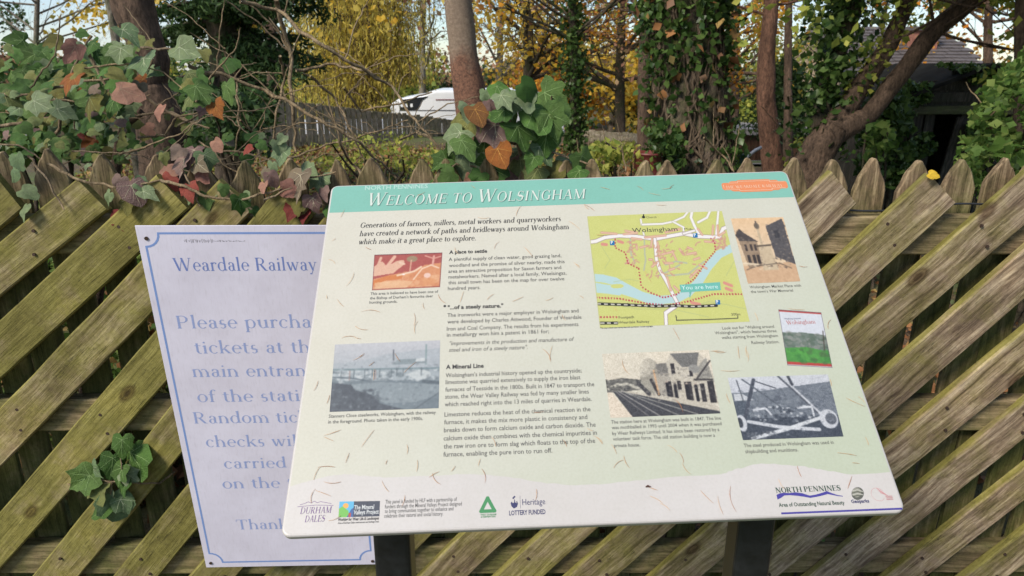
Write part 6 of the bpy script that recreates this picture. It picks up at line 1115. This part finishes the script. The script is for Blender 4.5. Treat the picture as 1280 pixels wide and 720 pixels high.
for a_, b_ in wins:
    f_ = MB(); z0, z1 = eh-1.42, eh-.28; [f_.box(*q) for q in (((a_,.02,z0),(a_+.07,.12,z1)),((b_-.07,.02,z0),(b_,.12,z1)),((a_+.07,.02,z1-.07),(b_-.07,.12,z1)),((a_+.07,.02,z0),(b_-.07,.12,z0+.07)),((a_+.07,.03,(z0+z1)/2-.02),(b_-.07,.11,(z0+z1)/2+.02)))]; fo = f_.build('window', plain('window_frame_paint', (.6,.58,.52), .5), ho)
    MB().box((a_+.07,.08,z0+.07),(b_-.07,.09,z1-.07)).build('pane', M_glass, fo)
M_sl = [plain('slate_%d' % k, c_, .6, 0, .2, 5) for k, c_ in enumerate(((.09,.075,.07),(.12,.10,.09),(.07,.06,.056)))]
mb = MB(); sl_n = 15; vx = Vector((0, 2.75/sl_n, (rh-eh)/sl_n)); nrm = Vector((0,-(rh-eh),2.75)).normalized()
for i in range(sl_n):
    x = -.2 - (i % 2)*.16
    while x < W_h+.2:
        a_ = Vector((x, -.2, eh-.02)) + vx*i; b_ = a_ + vx*1.5; k = r.uniform(.0,.015)
        vs = [a_+nrm*(.035+k), a_+Vector((.31,0,0))+nrm*(.035+k), b_+Vector((.31,0,0)), b_, a_, a_+Vector((.31,0,0))]; mb.add(vs, [(0,1,2,3),(4,5,1,0)], r.randrange(3)); x += .32
mb.build('roof_slates', M_sl, ho, kind='stuff')
mb = MB(); mb.add([(-.2,-.2,eh-.06),(W_h+.2,-.2,eh-.06),(W_h+.2,2.56,rh-.04),(-.2,2.56,rh-.04),(-.2,5.3,eh-.06),(W_h+.2,5.3,eh-.06)], [(0,1,2,3),(3,2,5,4)]); mb.build('roof_deck', M_sl[2], ho)
M_brk = plain('chimney_brick', (.22,.09,.06), .9, 0, .35, 12); cx = px(1182,90,Yh).x - h0.x
o = MB().box((cx-.35,1.2,eh+.1),(cx+.35,1.8,eh+1.15)).build('chimney', M_brk, ho); MB().box((cx-.42,1.13,eh+1.15),(cx+.42,1.87,eh+1.25)).build('chimney_cap', M_sl[0], o)
# low brown outbuilding far right of the thick trunk and the lane in front
Yo = 15; a = px(905,170,Yo); b = px(1010,170,Yo); go = float(gz(a.x,Yo)); ob = empty('outbuilding', (a.x, Yo, go), label='low brown timber outbuilding with pale flat roof seen under the yellow green tree', cat='outbuilding')
W_o = b.x-a.x; eo = px(950,168,Yo).z-go; r = random.Random(3)
for i in range(12):
    M_ = MB().box((W_o*i/12,0,0),(W_o*(i+1)/12-.012,.03,eo)).build('wall_board', M_rail if i < 0 else M_brn if 'M_brn' in globals() else globals().setdefault('M_brn', wood('outbuilding_wood', (.05,.02,.012), (.13,.06,.035), (.20,.10,.06), (.06,.05,.02), 0, 0, 2)), ob)
MB().box((-.1,-.12,eo),(W_o+.1,1.6,eo+.12)).build('roof', plain('pale_roof', (.36,.32,.30), .8, 0, .15), ob); MB().box((0,.04,0),(W_o,1.5,eo-.01)).build('core_wall', M_brk, ob)
# lane
mb = MB(); 
for i in range(40):
    x0, x1 = -30+i*1.5, -28.5+i*1.5; ya, yb = 11.2, 13.6
    vs = [(x, y, float(gz(x, y))+.03) for x, y in ((x0,ya),(x1,ya),(x1,(ya+yb)/2),(x0,(ya+yb)/2),(x1,yb),(x0,yb))]; mb.add(vs, [(0,1,2,3),(3,2,4,5)])
mb.build('lane', plain('worn_tarmac', (.17,.16,.155), .9, 0, .2, 6), None, kind='structure')
# distant belt of trees
def far_tree(label, x, Y, z0, z1, wd, leaf, seed, size=.22, n_=2600, group='distant trees beyond the lane'):
    gz0 = float(gz(x, Y)); rt = empty('distant_tree', (x, Y, gz0), label=label, cat='tree', group=group); r = random.Random(seed); out_, tips = [], []
    for k in range(6): grow(r, Vector((x, Y, gz0+.3+k*(z1-gz0)*.12)), Vector((r.uniform(-1,1), r.uniform(-1,1), .8)), (z1-z0)*.35, .07, 2, out_, tips, .7, .15, 3)
    out_.append(([Vector((x,Y,gz0-.1)), Vector((x,Y,gz0+(z1-gz0)*.7))], [.16,.06])); limbs('trunk', out_, B_dark, rt, 7)
    P = []
    cs = [(x+r.gauss(0,wd*.4), Y+r.gauss(0,wd*.3), r.uniform(z0,z1), r.uniform(.35,.8)*wd*.45) for _ in range(14)]
    for k in range(n_): c_ = r.choice(cs); v_ = Vector((r.gauss(0,1), r.gauss(0,1), r.gauss(0,.8))).normalized()*c_[3]*r.random()**.4; P.append(Vector(c_[:3])+v_)
    cloud('crown', P, size, leaf, rt, .7)
r = random.Random(77); cols = [(K_rust,'rust brown'),(K_dgreen,'dark green'),(K_orange,'orange'),(K_ygreen,'yellow green'),(K_yell,'yellow')]
spec = [(-26,34,4,1),(-21,33,2.2,0),(-16.5,32,1.6,3),(-12.5,31,6,1),(-9.5,33,5.5,3),(-6.5,30,1.8,3),(-3.2,36,1.3,1),(-.4,33,1.9,0),(2.2,32,3.2,2),(4.2,30,3,4),(6.4,34,2.6,4),(8.8,33,1.9,1),(11.5,32,2.2,3),(15,30,6,1),(19,34,6.5,2),(24,32,6,0)]
for k, (x, Y, zt_, ci) in enumerate(spec):
    leaf, nm = cols[ci]; far_tree('distant %s tree, number %d from the left' % (nm, k+1) if False else 'distant %s tree standing %s' % (nm, ['far off beyond the left edge','behind the ivy at the far left','behind the ivy tangle','behind the dark yew','behind the yew and willow','behind the yellow willow','behind the white van','right of the smooth middle trunk','behind the russet tree','behind the golden tree','behind the thick ivy clad trunk','behind the yellow green tree','behind the slender reddish trunk','behind the stone house','right of the stone house','far off beyond the right edge'][k]), x, Y, -1, zt_, 4.2, leaf, 200+k)
mb = []; g = np.random.default_rng(9); n_ = 26000; X_ = g.uniform(-70,70,n_); Y_ = g.uniform(42,60,n_); hz = 1.2+.9*np.sin(X_*.35)+.6*np.sin(X_*.9+2); Z_ = gz(X_,Y_) + g.uniform(0,1,n_)*(hz+1.2)
cloud('far_woodland', np.stack([X_,Y_,Z_],1), .55, leafmat('woodland_leaves', [(.05,.05,.02),(.10,.07,.03),(.06,.08,.025),(.16,.09,.03),(.03,.045,.018)], island=True, trans=.3), None, .8, label='far woodland in autumn colours closing the view', cat='woodland', kind='stuff')
